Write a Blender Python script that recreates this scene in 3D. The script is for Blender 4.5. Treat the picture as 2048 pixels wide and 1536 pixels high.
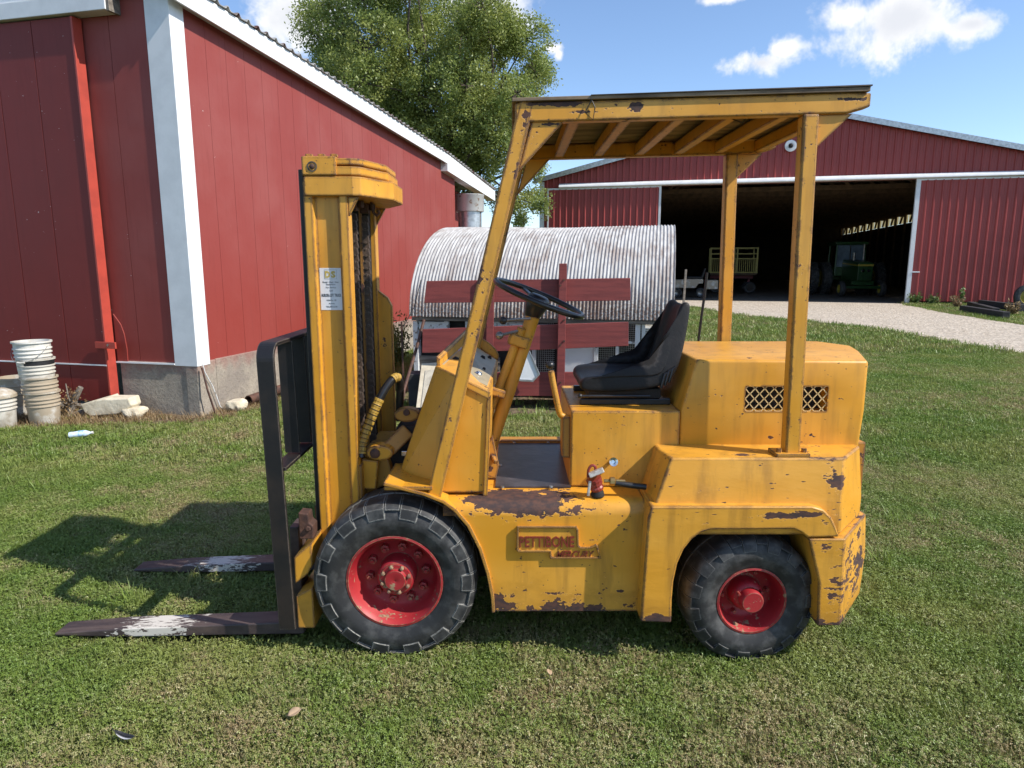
import bpy, bmesh, math, random
import numpy as np
from mathutils import Vector, Matrix, noise as mnoise

for _o in list(bpy.data.objects):
    bpy.data.objects.remove(_o)
SC = bpy.context.scene
COL = SC.collection
R = math.radians
random.seed(11)
RNG = np.random.default_rng(11)

# ------------------------------------------------------------------ camera
H = 1.71                       # eye height of the photographer
PITCH = R(10.0)
cam_d = bpy.data.cameras.new('camera')
cam_d.sensor_width = 36.0
cam_d.lens = 1359.0 / 2048.0 * 36.0
cam_d.clip_start = 0.05
cam_d.clip_end = 2000.0
cam = bpy.data.objects.new('camera', cam_d)
COL.objects.link(cam)
cam.location = (0, 0, H)
cam.rotation_euler = (R(90) - PITCH, 0, 0)
SC.camera = cam

# ------------------------------------------------------------------ sun and sky
SUN_AZ, SUN_EL = R(21.0), R(43.0)      # azimuth measured from +X towards -Y
S = Vector((math.cos(SUN_EL) * math.cos(SUN_AZ), -math.cos(SUN_EL) * math.sin(SUN_AZ), math.sin(SUN_EL)))
sun_d = bpy.data.lights.new('sun', 'SUN')
sun_d.energy = 4.3
sun_d.angle = R(0.53)
sun_d.color = (1.0, 0.94, 0.85)
sun = bpy.data.objects.new('sun', sun_d)
COL.objects.link(sun)
sun.location = (8, -4, 12)
sun.rotation_euler = S.to_track_quat('Z', 'Y').to_euler()

SC.view_settings.view_transform = 'Standard'
SC.view_settings.look = 'None'
SC.view_settings.gamma = 1.0
SC.view_settings.use_curve_mapping = False
SC.view_settings.exposure = 0.55
SC.cycles.max_bounces = 6
SC.cycles.diffuse_bounces = 3
SC.cycles.glossy_bounces = 2
SC.cycles.transparent_max_bounces = 12
SC.cycles.use_denoising = True


def node(nt, kind, ins=None, **props):
    n = nt.nodes.new(kind)
    for k, v in props.items():
        setattr(n, k, v)
    for k, v in (ins or {}).items():
        sock = n.inputs[k]
        if isinstance(v, bpy.types.NodeSocket):
            nt.links.new(v, sock)
        else:
            sock.default_value = v
    return n


def M_(nt, op, a, b=None, c=None, clamp=False):
    ins = {0: a}
    if b is not None:
        ins[1] = b
    if c is not None:
        ins[2] = c
    return node(nt, 'ShaderNodeMath', ins, operation=op, use_clamp=clamp).outputs[0]


def mapr(nt, v, a, b, c=0.0, d=1.0, smooth=True):
    n = node(nt, 'ShaderNodeMapRange', {'Value': v, 'From Min': a, 'From Max': b, 'To Min': c, 'To Max': d})
    n.interpolation_type = 'SMOOTHSTEP' if smooth else 'LINEAR'
    return n.outputs[0]


def mix(nt, f, a, b):
    n = node(nt, 'ShaderNodeMix', data_type='RGBA')
    n.clamp_factor = True
    for sock, v in ((n.inputs[0], f), (n.inputs[6], a), (n.inputs[7], b)):
        if isinstance(v, bpy.types.NodeSocket):
            nt.links.new(v, sock)
        else:
            sock.default_value = (*v, 1.0) if isinstance(v, (tuple, list)) and len(v) == 3 else v
    return n.outputs[2]


world = bpy.data.worlds.new('World')
SC.world = world
world.use_nodes = True
wt = world.node_tree
wt.nodes.clear()
sky = node(wt, 'ShaderNodeTexSky', sky_type='NISHITA')
sky.sun_disc = False
sky.sun_elevation = SUN_EL
sky.sun_rotation = math.atan2(S.x, S.y)
sky.altitude = 150
sky.air_density = 0.85
sky.dust_density = 0.3
sky.ozone_density = 3.0
tc = node(wt, 'ShaderNodeTexCoord')
sep = node(wt, 'ShaderNodeSeparateXYZ', {0: tc.outputs['Generated']})
az = M_(wt, 'ARCTAN2', sep.outputs[0], sep.outputs[1])
el = M_(wt, 'ARCSINE', sep.outputs[2])
cn = node(wt, 'ShaderNodeTexNoise', {'Vector': tc.outputs['Generated'], 'Scale': 11.0, 'Detail': 6.0, 'Roughness': 0.62, 'Distortion': 0.35})
cn2 = node(wt, 'ShaderNodeTexNoise', {'Vector': tc.outputs['Generated'], 'Scale': 42.0, 'Detail': 3.0, 'Roughness': 0.6})
fb = M_(wt, 'ADD', M_(wt, 'MULTIPLY', cn.outputs[0], 0.75), M_(wt, 'MULTIPLY', cn2.outputs[0], 0.25))
# fair weather cumulus: azimuth, elevation, half width, half height (degrees)
def skydir(px, py, hw, hh):
    """azimuth, elevation and half sizes in degrees of a cloud measured in the picture"""
    u, v = (px - 1024) / 1359.0, (768 - py) / 1359.0
    y_, z_ = math.cos(PITCH) + v * math.sin(PITCH), -math.sin(PITCH) + v * math.cos(PITCH)
    return (math.degrees(math.atan2(u, y_)), math.degrees(math.atan2(z_, math.hypot(u, y_))), hw * 0.0395, hh * 0.0395)


clouds = [skydir(*c) for c in ((1805, 40, 135, 78), (1700, 32, 52, 34), (1945, 48, 78, 30), (1520, 126, 90, 30), (1565, 100, 48, 30), (1450, -6, 50, 18),
                               (590, 35, 120, 85), (690, -30, 200, 60), (975, 25, 120, 85), (1106, 98, 30, 15), (1118, 106, 15, 20), (1300, -120, 120, 60), (2200, 90, 120, 50))]
clouds += [(33, 40, 12, 6), (-48, 30, 14, 6), (-75, 17, 16, 6), (60, 25, 13, 5), (90, 34, 14, 7), (130, 22, 15, 6),
           (175, 24, 16, 7), (-110, 30, 16, 7), (-150, 20, 15, 6), (-20, 55, 18, 9)]
field = big_f = None
aev = node(wt, 'ShaderNodeCombineXYZ', {0: az, 1: el, 2: 0.0}).outputs[0]
for (a_, e_, ra, re) in clouds:
    q = node(wt, 'ShaderNodeVectorMath', {0: aev, 1: (1 / R(ra), 1 / R(re), 0), 2: (-a_ / ra, -e_ / re, 0)}, operation='MULTIPLY_ADD').outputs[0]
    q = node(wt, 'ShaderNodeVectorMath', {0: q}, operation='LENGTH').outputs['Value']
    field = q if field is None else M_(wt, 'MINIMUM', field, q)
    if ra > 60 * 0.0395:
        big_f = q if big_f is None else M_(wt, 'MINIMUM', big_f, q)
field = M_(wt, 'SUBTRACT', 1.0, M_(wt, 'MINIMUM', field, 2.0))
big_f = M_(wt, 'SUBTRACT', 1.0, M_(wt, 'MINIMUM', big_f, 2.0))
dens = mapr(wt, M_(wt, 'ADD', field, M_(wt, 'MULTIPLY', M_(wt, 'SUBTRACT', fb, 0.5), 3.3)), 0.08, 0.78)
shade = mapr(wt, M_(wt, 'ADD', big_f, M_(wt, 'MULTIPLY', M_(wt, 'SUBTRACT', cn.outputs[0], 0.5), 1.2)), 0.35, 1.0)
ccol = mix(wt, shade, (5.3, 5.28, 5.25), (3.9, 4.0, 4.25))
wcol = mix(wt, M_(wt, 'MULTIPLY', dens, 0.97), sky.outputs[0], ccol)
bg = node(wt, 'ShaderNodeBackground', {'Color': wcol, 'Strength': 0.15})
world.cycles.sampling_method = 'MANUAL'
world.cycles.sample_map_resolution = 256
wo = node(wt, 'ShaderNodeOutputWorld', {'Surface': bg.outputs[0]})

# ------------------------------------------------------------------ measuring helpers (metres; z up, y away)
_cp, _sp = math.cos(PITCH), math.sin(PITCH)


def ray(px, py):
    u = (px - 1024) / 1359.0
    v = (768 - py) / 1359.0
    return Vector((u, _cp + v * _sp, -_sp + v * _cp))


def T(px, py, c):
    """point of a vertical plane y = c"""
    r = ray(px, py)
    p = r * (c / r.y)
    return Vector((p.x, c, p.z + H))


def G(px, py, z=0.0):
    """point of the level z"""
    r = ray(px, py)
    p = r * ((z - H) / r.z)
    return Vector((p.x, p.y, z))


def XZ(pts, c):
    return [(T(a, b, c).x, T(a, b, c).z) for a, b in pts]


# ------------------------------------------------------------------ mesh builder
class MB:
    def __init__(s):
        s.v, s.f = [], []

    def add(s, v, f):
        o = len(s.v)
        s.v += [tuple(p) for p in v]
        s.f += [tuple(i + o for i in q) for q in f]
        return s

    def loft(s, rings, cap=True, closed=True):
        n = len(rings[0])
        v = [p for r in rings for p in r]
        f = []
        for k in range(len(rings) - 1):
            for i in range(n if closed else n - 1):
                j = (i + 1) % n
                f.append((k * n + i, k * n + j, (k + 1) * n + j, (k + 1) * n + i))
        if cap:
            f.append(tuple(range(n))[::-1])
            f.append(tuple(range((len(rings) - 1) * n, len(rings) * n)))
        return s.add(v, f)

    def box(s, x0, x1, y0, y1, z0, z1):
        return s.loft([[(x0, y0, z0), (x1, y0, z0), (x1, y1, z0), (x0, y1, z0)],
                       [(x0, y0, z1), (x1, y0, z1), (x1, y1, z1), (x0, y1, z1)]])

    def prism(s, xz, y0, y1):
        return s.loft([[(x, y0, z) for x, z in xz], [(x, y1, z) for x, z in xz]])

    def plan(s, xy, z0, z1):
        return s.loft([[(x, y, z0) for x, y in xy], [(x, y, z1) for x, y in xy]])

    def bar(s, p0, p1, w, h, up=(0, 0, 1)):
        p0, p1, up = Vector(p0), Vector(p1), Vector(up)
        d = (p1 - p0).normalized()
        a = d.cross(up)
        if a.length < 1e-5:
            a = d.cross(Vector((0, 1, 0)))
        a.normalize()
        b = a.cross(d).normalized()
        a, b = a * (w / 2), b * (h / 2)
        return s.loft([[p - a - b, p + a - b, p + a + b, p - a + b] for p in (p0, p1)])

    def tube(s, path, r, n=10, cap=True):
        path = [Vector(p) for p in path]
        rings, ref = [], None
        for i, p in enumerate(path):
            d = (path[min(i + 1, len(path) - 1)] - path[max(i - 1, 0)]).normalized()
            if ref is None:
                ref = d.orthogonal().normalized()
            ref = (ref - d * ref.dot(d)).normalized()
            b = d.cross(ref)
            rr = r[i] if isinstance(r, (list, tuple)) else r
            rings.append([p + (ref * math.cos(t) + b * math.sin(t)) * rr for t in [2 * math.pi * k / n for k in range(n)]])
        return s.loft(rings, cap)

    def lathe(s, prof, c=(0, 0, 0), axis=(0, 1, 0), n=32, closed=False):
        c, ax = Vector(c), Vector(axis).normalized()
        u = ax.orthogonal().normalized()
        w = ax.cross(u)
        m = len(prof)
        v, f = [], []
        for k in range(n):
            t = 2 * math.pi * k / n
            dr = u * math.cos(t) + w * math.sin(t)
            for (r_, h_) in prof:
                v.append(c + dr * r_ + ax * h_)
        for k in range(n):
            k2 = (k + 1) % n
            for i in range(m if closed else m - 1):
                i2 = (i + 1) % m
                f.append((k * m + i, k * m + i2, k2 * m + i2, k2 * m + i))
        return s.add(v, f)

    def ball(s, c, r, nu=12, nv=8):
        if not isinstance(r, (tuple, list)):
            r = (r, r, r)
        v = [(c[0], c[1], c[2] + r[2])]
        for j in range(1, nv):
            th = math.pi * j / nv
            for i in range(nu):
                ph = 2 * math.pi * i / nu
                v.append((c[0] + r[0] * math.sin(th) * math.cos(ph), c[1] + r[1] * math.sin(th) * math.sin(ph), c[2] + r[2] * math.cos(th)))
        v.append((c[0], c[1], c[2] - r[2]))
        f = [(0, 1 + i, 1 + (i + 1) % nu) for i in range(nu)]
        for j in range(nv - 2):
            for i in range(nu):
                a, b = 1 + j * nu + i, 1 + j * nu + (i + 1) % nu
                f.append((a, a + nu, b + nu, b))
        e = len(v) - 1
        f += [(e, 1 + (nv - 2) * nu + (i + 1) % nu, 1 + (nv - 2) * nu + i) for i in range(nu)]
        return s.add(v, f)

    def mesh(s, name, smooth=False):
        me = bpy.data.meshes.new(name)
        me.from_pydata(s.v, [], s.f)
        bm = bmesh.new()
        bm.from_mesh(me)
        bmesh.ops.recalc_face_normals(bm, faces=bm.faces)
        bm.to_mesh(me)
        bm.free()
        if smooth:
            for p in me.polygons:
                p.use_smooth = True
        return me

    def build(s, name, mat, parent=None, smooth=False, bevel=0.0, segs=2, ang=35, loc=None, rot=None, local=False):
        me = s.mesh(name, smooth)
        return link(name, me, mat, parent, bevel, segs, ang, loc, rot, local, smooth)


def link(name, me, mat, parent=None, bevel=0.0, segs=2, ang=35, loc=None, rot=None, local=False, smooth=False):
    o = bpy.data.objects.new(name, me)
    COL.objects.link(o)
    if mat is not None and len(me.materials) == 0:
        me.materials.append(mat)
    if loc is not None:
        o.location = loc
    if rot is not None:
        o.rotation_euler = rot
    if parent is not None:
        o.parent = parent
        if not local:
            o.matrix_parent_inverse = world_matrix(parent).inverted()
    if bevel > 0:
        b = o.modifiers.new('edge', 'BEVEL')
        b.width = bevel
        b.segments = segs
        b.limit_method = 'ANGLE'
        b.angle_limit = R(ang)
        b.use_clamp_overlap = True
        b.harden_normals = False
    if smooth and bevel > 0:
        wn = o.modifiers.new('normals', 'WEIGHTED_NORMAL')
        wn.keep_sharp = True
    if smooth:
        try:
            me.set_sharp_from_angle(angle=R(42))
        except Exception:
            pass
    return o


def world_matrix(o):
    m = Matrix.LocRotScale(o.location, o.rotation_euler, o.scale)
    if o.parent:
        return world_matrix(o.parent) @ o.matrix_parent_inverse @ m
    return m


def empty(name, loc=(0, 0, 0), rz=0.0, parent=None):
    o = bpy.data.objects.new(name, None)
    o.empty_display_size = 0.2
    COL.objects.link(o)
    o.location = loc
    o.rotation_euler = (0, 0, rz)
    if parent is not None:
        o.parent = parent
        o.matrix_parent_inverse = world_matrix(parent).inverted()
    return o


def tag(o, label=None, cat=None, group=None, kind=None):
    if label:
        o['label'] = label
    if cat:
        o['category'] = cat
    if group:
        o['group'] = group
    if kind:
        o['kind'] = kind
    return o


def dup(o, parent, loc=None, rot=None, name=None):
    c = o.copy()
    COL.objects.link(c)
    c.parent = parent
    if loc is not None:
        c.location = loc
    if rot is not None:
        c.rotation_euler = rot
    return c


def text_obj(name, body, mat, parent, p0, xdir, zdir, width=None, height=0.03, extrude=0.002, shear=0.0, bold=0.0, center=False):
    cu = bpy.data.curves.new(name, 'FONT')
    cu.body = body
    cu.size = 1.0
    cu.shear = shear
    cu.offset = bold
    cu.resolution_u = 2
    tmp = bpy.data.objects.new(name, cu)
    COL.objects.link(tmp)
    dg = bpy.context.evaluated_depsgraph_get()
    me = bpy.data.meshes.new_from_object(tmp.evaluated_get(dg))
    bpy.data.objects.remove(tmp)
    bpy.data.curves.remove(cu)
    co = np.array([v.co for v in me.vertices])
    lo, hi = co.min(0), co.max(0)
    sx = (width / (hi[0] - lo[0])) if width else height / 0.70
    sz = height / (hi[1] - lo[1]) if width else height / 0.70
    xd, zd = Vector(xdir).normalized(), Vector(zdir).normalized()
    nd = xd.cross(zd)
    base = Vector(p0)
    off = (hi[0] - lo[0]) * sx / 2 if center else 0.0
    b = MB()
    vs = [base + xd * ((c[0] - lo[0]) * sx - off) + zd * ((c[1] - (lo[1] if width else 0)) * sz) for c in co]
    n = len(vs)
    top = [v + nd * extrude for v in vs]
    faces = [tuple(p.vertices) for p in me.polygons]
    edges = {}
    for f in faces:
        for i in range(len(f)):
            e = (f[i], f[(i + 1) % len(f)])
            edges[e] = edges.get(e, 0) + 1
    allf = [tuple(i + n for i in f) for f in faces]
    for (a, c) in edges:
        if (c, a) not in edges:
            allf.append((a, c, c + n, a + n))
    b.add(vs + top, allf)
    bpy.data.meshes.remove(me)
    return b.build(name, mat, parent)


# ------------------------------------------------------------------ materials
def new_mat(name):
    m = bpy.data.materials.new(name)
    m.use_nodes = True
    nt = m.node_tree
    nt.nodes.clear()
    out = node(nt, 'ShaderNodeOutputMaterial')
    b = node(nt, 'ShaderNodeBsdfPrincipled')
    nt.links.new(b.outputs[0], out.inputs[0])
    return m, nt, b


def noise_tex(nt, vec, scale, detail=4.0, rough=0.55, dist=0.0):
    return node(nt, 'ShaderNodeTexNoise', {'Vector': vec, 'Scale': scale, 'Detail': detail, 'Roughness': rough, 'Distortion': dist}).outputs[0]


def pos(nt, kind='Object'):
    return node(nt, 'ShaderNodeTexCoord').outputs[kind]


def edge_mask(nt, radius=0.012):
    bv = node(nt, 'ShaderNodeBevel', {'Radius': radius}, samples=4)
    ge = node(nt, 'ShaderNodeNewGeometry')
    d = node(nt, 'ShaderNodeVectorMath', {0: bv.outputs[0], 1: ge.outputs['Normal']}, operation='DOT_PRODUCT').outputs['Value']
    return M_(nt, 'SQRT', M_(nt, 'MULTIPLY', M_(nt, 'SUBTRACT', 1.0, d, clamp=True), 2.0))


def bump(nt, b, h, strength=0.3, dist=0.01):
    n = node(nt, 'ShaderNodeBump', {'Height': h, 'Strength': strength, 'Distance': dist})
    nt.links.new(n.outputs[0], b.inputs['Normal'])


def painted(name, base, fade, rust=(0.042, 0.024, 0.023), rust2=(0.095, 0.042, 0.028), chips=0.0, edge=1.0, rough=0.42, patches=(), lumps=0.15, spec=0.5, bevel_r=0.016, stretch=None, grime=0.0):
    """old enamel over steel: faded, chipped at the edges and in patches"""
    m, nt, b = new_mat(name)
    p = pos(nt)
    p0 = p
    if stretch:
        p = node(nt, 'ShaderNodeMapping', {'Vector': p, 'Scale': stretch}).outputs[0]
    big = noise_tex(nt, p, 2.3, 3, 0.6)
    mid = noise_tex(nt, p, 11.0, 4, 0.6)
    fine = noise_tex(nt, p, 46.0, 4, 0.65)
    speck = noise_tex(nt, p, 75.0, 2, 0.5)
    col = mix(nt, mapr(nt, big, 0.32, 0.70), base, fade)
    col = mix(nt, mapr(nt, mid, 0.45, 0.75, 0, 0.35), col, tuple(c * 0.80 for c in base))
    if grime:
        zz = node(nt, 'ShaderNodeSeparateXYZ', {0: p0}).outputs[2]
        run = noise_tex(nt, node(nt, 'ShaderNodeMapping', {'Vector': p0, 'Scale': (9, 9, 1.2)}).outputs[0], 1.6, 4, 0.6)
        gr = M_(nt, 'MULTIPLY', mapr(nt, M_(nt, 'ADD', run, M_(nt, 'MULTIPLY', big, 0.5)), 0.70, 0.98), grime)
        gr = M_(nt, 'MAXIMUM', gr, M_(nt, 'MULTIPLY', mapr(nt, M_(nt, 'ADD', zz, M_(nt, 'MULTIPLY', mid, -0.35)), 0.22, -0.02), grime * 1.2))
        col = mix(nt, gr, col, (0.20, 0.095, 0.022))
    # chips
    e = M_(nt, 'MULTIPLY', mapr(nt, edge_mask(nt, bevel_r), 0.05, 0.45), 0.225 * edge)
    val = M_(nt, 'ADD', M_(nt, 'MULTIPLY', mid, 0.55), M_(nt, 'MULTIPLY', fine, 0.45))
    val = M_(nt, 'ADD', val, e)
    val = M_(nt, 'ADD', val, M_(nt, 'MULTIPLY', M_(nt, 'SUBTRACT', big, 0.5), 0.16))
    if patches:
        fld = None
        for (c, r, k) in patches:
            v = node(nt, 'ShaderNodeVectorMath', {0: p0, 1: tuple(c)}, operation='SUBTRACT').outputs[0]
            v = node(nt, 'ShaderNodeVectorMath', {0: v, 1: tuple(r)}, operation='DIVIDE').outputs[0]
            l = node(nt, 'ShaderNodeVectorMath', {0: v}, operation='LENGTH').outputs['Value']
            q = M_(nt, 'MULTIPLY', M_(nt, 'SUBTRACT', 1.0, l, clamp=True), k)
            fld = q if fld is None else M_(nt, 'MAXIMUM', fld, q)
        val = M_(nt, 'ADD', val, fld)
    thr = 0.645 - chips
    chip = mapr(nt, val, thr, thr + 0.012)
    chip = M_(nt, 'MAXIMUM', chip, mapr(nt, M_(nt, 'ADD', M_(nt, 'MULTIPLY', speck, 0.8), M_(nt, 'MULTIPLY', mid, 0.2)), 0.672 - chips * 0.5, 0.682 - chips * 0.5))
    rim = mapr(nt, val, thr - 0.02, thr)
    rc = mix(nt, mapr(nt, fine, 0.40, 0.66), rust, rust2)
    col = mix(nt, M_(nt, 'MULTIPLY', rim, 0.35), col, tuple(min(1, c * 1.35 + 0.03) for c in fade))
    col = mix(nt, chip, col, rc)
    nt.links.new(col, b.inputs['Base Color'])
    nt.links.new(mapr(nt, chip, 0, 1, rough, 0.75), b.inputs['Roughness'])
    b.inputs['Specular IOR Level'].default_value = spec
    hgt = M_(nt, 'SUBTRACT', M_(nt, 'MULTIPLY', mid, lumps), M_(nt, 'MULTIPLY', chip, 0.35))
    bump(nt, b, hgt, 0.5, 0.006)
    return m


def plain(name, base, var=None, rough=0.5, scale=8.0, metal=0.0, bmp=0.0, spec=0.5, detail=5.0, lo=0.38, hi=0.66, kind='Object', stretch=None):
    m, nt, b = new_mat(name)
    p = pos(nt, kind)
    if stretch:
        p = node(nt, 'ShaderNodeMapping', {'Vector': p, 'Scale': stretch}).outputs[0]
    n = noise_tex(nt, p, scale, detail, 0.62)
    nt.links.new(mix(nt, mapr(nt, n, lo, hi), base, var or tuple(c * 0.7 for c in base)), b.inputs['Base Color'])
    b.inputs['Roughness'].default_value = rough
    b.inputs['Metallic'].default_value = metal
    b.inputs['Specular IOR Level'].default_value = spec
    if bmp:
        bump(nt, b, noise_tex(nt, p, scale * 4, 5, 0.6), bmp, 0.01)
    return m


def edged(name, base, edgecol, var, rough=0.6, radius=0.006, amount=2.0, scale=14.0, bmp=0.15):
    m, nt, b = new_mat(name)
    p = pos(nt)
    n = noise_tex(nt, p, scale, 6, 0.62)
    n2 = noise_tex(nt, p, scale * 6, 4, 0.6)
    col = mix(nt, mapr(nt, n, 0.42, 0.70), base, var)
    e = M_(nt, 'MULTIPLY', mapr(nt, edge_mask(nt, radius), 0.15, 0.75), amount)
    e = M_(nt, 'MULTIPLY', e, mapr(nt, n2, 0.30, 0.60, 0.35, 1.0), clamp=True)
    col = mix(nt, e, col, edgecol)
    nt.links.new(col, b.inputs['Base Color'])
    b.inputs['Roughness'].default_value = rough
    if bmp:
        bump(nt, b, n2, bmp, 0.004)
    return m


P = {}
YB, YF = (0.61, 0.275, 0.018), (0.68, 0.345, 0.050)
_pt = lambda px, py, c: T(px, py, c)
PT_STEP = [
    (_pt(1030, 1000, 2.80), (0.33, 0.18, 0.12), 0.42), (_pt(1110, 1008, 2.80), (0.20, 0.12, 0.08), 0.24),
    (_pt(1130, 1222, 2.75), (0.55, 0.10, 0.085), 0.30), (_pt(1000, 1205, 2.75), (0.12, 0.08, 0.09), 0.20),
    (_pt(1120, 1185, 2.75), (0.30, 0.05, 0.018), 0.15), (_pt(1240, 1180, 2.75), (0.05, 0.04, 0.012), 0.26),
    (_pt(1010, 1150, 2.75), (0.12, 0.05, 0.12), 0.06)]
PT_GUARD = [
    (_pt(1120, 208, 2.748), (0.19, 0.05, 0.018), 0.34), (_pt(1275, 213, 2.748), (0.050, 0.05, 0.026), 0.38),
    (_pt(1165, 224, 2.748), (0.09, 0.05, 0.014), 0.32), (_pt(1690, 198, 2.748), (0.14, 0.05, 0.014), 0.26),
    (_pt(1050, 260, 2.748), (0.05, 0.05, 0.16), 0.15), (_pt(1030, 340, 2.748), (0.05, 0.05, 0.16), 0.13),
    (_pt(950, 640, 2.748), (0.07, 0.05, 0.24), 0.13), (_pt(965, 560, 2.748), (0.05, 0.05, 0.10), 0.10), (_pt(900, 850, 2.748), (0.06, 0.05, 0.12), 0.09), (_pt(1580, 700, 2.748), (0.05, 0.06, 0.25), 0.05), (_pt(1100, 247, 2.748), (0.08, 0.05, 0.010), 0.34)]
PT_REAR = [
    (_pt(1715, 1120, 2.80), (0.22, 0.32, 0.36), 0.21), (_pt(1665, 1190, 2.66), (0.12, 0.07, 0.22), 0.20), (_pt(1672, 1250, 2.66), (0.16, 0.25, 0.055), 0.26),
    (_pt(1590, 1030, 2.65), (0.36, 0.05, 0.034), 0.25), (_pt(1650, 1045, 2.65), (0.09, 0.05, 0.050), 0.20),
    (_pt(1670, 960, 2.70), (0.06, 0.06, 0.13), 0.16), (_pt(1560, 900, 2.80), (0.62, 0.14, 0.045), 0.10),
    (_pt(1310, 1235, 2.65), (0.12, 0.06, 0.040), 0.24), (_pt(1290, 1130, 2.66), (0.03, 0.08, 0.16), 0.10)]
PT_COWL = [
    (_pt(842, 930, 2.88), (0.10, 0.10, 0.024), 0.24), (_pt(852, 805, 2.88), (0.04, 0.06, 0.05), 0.20),
    (_pt(940, 985, 2.83), (0.14, 0.04, 0.024), 0.22), (_pt(760, 900, 2.95), (0.06, 0.1, 0.05), 0.18)]
PT_HOOD = [
    (_pt(1560, 850, 2.94), (0.10, 0.03, 0.014), 0.22), (_pt(1540, 872, 2.94), (0.04, 0.03, 0.02), 0.20), (_pt(1620, 870, 2.94), (0.02, 0.03, 0.03), 0.18),
    (_pt(1500, 715, 2.97), (0.04, 0.09, 0.012), 0.28), (_pt(1600, 690, 3.35), (0.10, 0.08, 0.012), 0.26), (_pt(1640, 885, 2.94), (0.4, 0.05, 0.016), 0.12)]
P['yellow'] = painted('worn_yellow_paint', YB, YF, edge=1.2, grime=0.35)
P['yellow_step'] = painted('yellow_paint_step', YB, YF, patches=PT_STEP, edge=1.15, stretch=(0.6, 0.8, 1.0), grime=0.45)
P['yellow_guard'] = painted('yellow_paint_guard', YB, YF, patches=PT_GUARD, edge=1.6, chips=0.006, grime=0.3)
P['yellow_cowl'] = painted('yellow_paint_cowl', YB, YF, patches=PT_COWL, edge=1.25, grime=0.35)
P['yellow_hood'] = painted('yellow_paint_hood', YB, YF, patches=PT_HOOD, edge=0.95, grime=0.35, stretch=(0.6, 0.8, 1.0))
P['yellow_cast'] = painted('yellow_paint_on_casting', YB, YF, patches=PT_REAR, edge=1.2, lumps=0.9, chips=0.010, stretch=(0.38, 0.6, 1.0), grime=0.45)
P['yellow_dirty'] = painted('greasy_yellow_paint', (0.38, 0.175, 0.02), (0.50, 0.24, 0.035), edge=1.2, chips=0.04, rough=0.5)
P['red_rim'] = painted('red_wheel_paint', (0.30, 0.010, 0.017), (0.38, 0.030, 0.032), rust=(0.10, 0.05, 0.035), rust2=(0.30, 0.20, 0.11), chips=0.03, edge=1.0, rough=0.5, bevel_r=0.006)
P['tyre'] = edged('tyre_rubber', (0.020, 0.020, 0.021), (0.34, 0.33, 0.30), (0.070, 0.070, 0.068), rough=0.62, radius=0.009, amount=1.0)
P['tyre_old'] = edged('scuffed_tyre_rubber', (0.020, 0.020, 0.021), (0.24, 0.235, 0.22), (0.080, 0.080, 0.078), rough=0.62, radius=0.006, amount=0.6)
P['black_steel'] = edged('black_steel', (0.008, 0.0075, 0.009), (0.22, 0.18, 0.14), (0.022, 0.016, 0.014), rough=0.5, radius=0.006, amount=1.3, scale=6.0)
P['fork_steel'] = plain('bare_fork_steel', (0.085, 0.062, 0.058), (0.035, 0.026, 0.027), rough=0.5, scale=5, metal=0.3, bmp=0.15, stretch=(0.5, 3, 1))
P['chain'] = edged('greasy_chain', (0.060, 0.042, 0.032), (0.17, 0.13, 0.10), (0.11, 0.072, 0.05), rough=0.5, radius=0.004, amount=0.9)
P['rust'] = plain('rusty_steel', (0.10, 0.045, 0.028), (0.045, 0.022, 0.017), rough=0.75, scale=14, bmp=0.3)
P['dark'] = plain('dark_parts_and_shade', (0.012, 0.010, 0.009), (0.02, 0.016, 0.014), rough=0.8)  # near-black for dark parts, and for painted shade in vent, mast and hut
P['floor_plate'] = plain('worn_floor_plate', (0.050, 0.042, 0.045), (0.11, 0.10, 0.11), rough=0.36, scale=4.5, metal=0.25, bmp=0.15, lo=0.45, hi=0.75)
P['plastic'] = plain('black_plastic', (0.012, 0.012, 0.013), (0.02, 0.02, 0.021), rough=0.32, scale=20)
P['vinyl'] = plain('seat_vinyl', (0.008, 0.008, 0.009), (0.013, 0.012, 0.013), rough=0.52, scale=18, bmp=0.12, spec=0.3)
P['seat_worn'] = plain('worn_brown_vinyl', (0.045, 0.022, 0.020), (0.03, 0.018, 0.018), rough=0.45, scale=18)
P['chrome'] = plain('bright_metal', (0.70, 0.70, 0.68), (0.5, 0.5, 0.5), rough=0.2, metal=1.0)
P['steel'] = plain('dull_metal', (0.32, 0.31, 0.29), (0.20, 0.19, 0.17), rough=0.4, metal=0.8)
P['brass'] = plain('brass', (0.55, 0.38, 0.16), (0.35, 0.24, 0.10), rough=0.35, metal=0.9)
P['valve_red'] = plain('valve_red_paint', (0.30, 0.045, 0.032), (0.20, 0.028, 0.022), rough=0.4)
P['tape'] = edged('yellow_tape', (0.42, 0.26, 0.04), (0.03, 0.02, 0.015), (0.30, 0.17, 0.03), rough=0.5, radius=0.004, amount=1.5)
P['dash'] = plain('dash_plate', (0.36, 0.30, 0.19), (0.28, 0.23, 0.14), rough=0.45, scale=6)
P['paper'] = plain('white_sticker', (0.72, 0.74, 0.78), (0.66, 0.67, 0.70), rough=0.35, scale=4)
P['ink'] = plain('black_ink', (0.02, 0.02, 0.022), rough=0.5)
P['gold'] = plain('gold_print', (0.48, 0.34, 0.05), (0.50, 0.44, 0.22), rough=0.5, scale=30)
P['letter'] = plain('red_lettering', (0.20, 0.030, 0.016), (0.085, 0.035, 0.014), rough=0.5, scale=9, lo=0.45, hi=0.55)
P['plywood'] = plain('weathered_plywood', (0.26, 0.19, 0.125), (0.11, 0.075, 0.05), rough=0.8, scale=5, stretch=(0.6, 3.0, 1), bmp=0.2)
P['wire'] = plain('black_wire', (0.01, 0.01, 0.01), rough=0.5)
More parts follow.
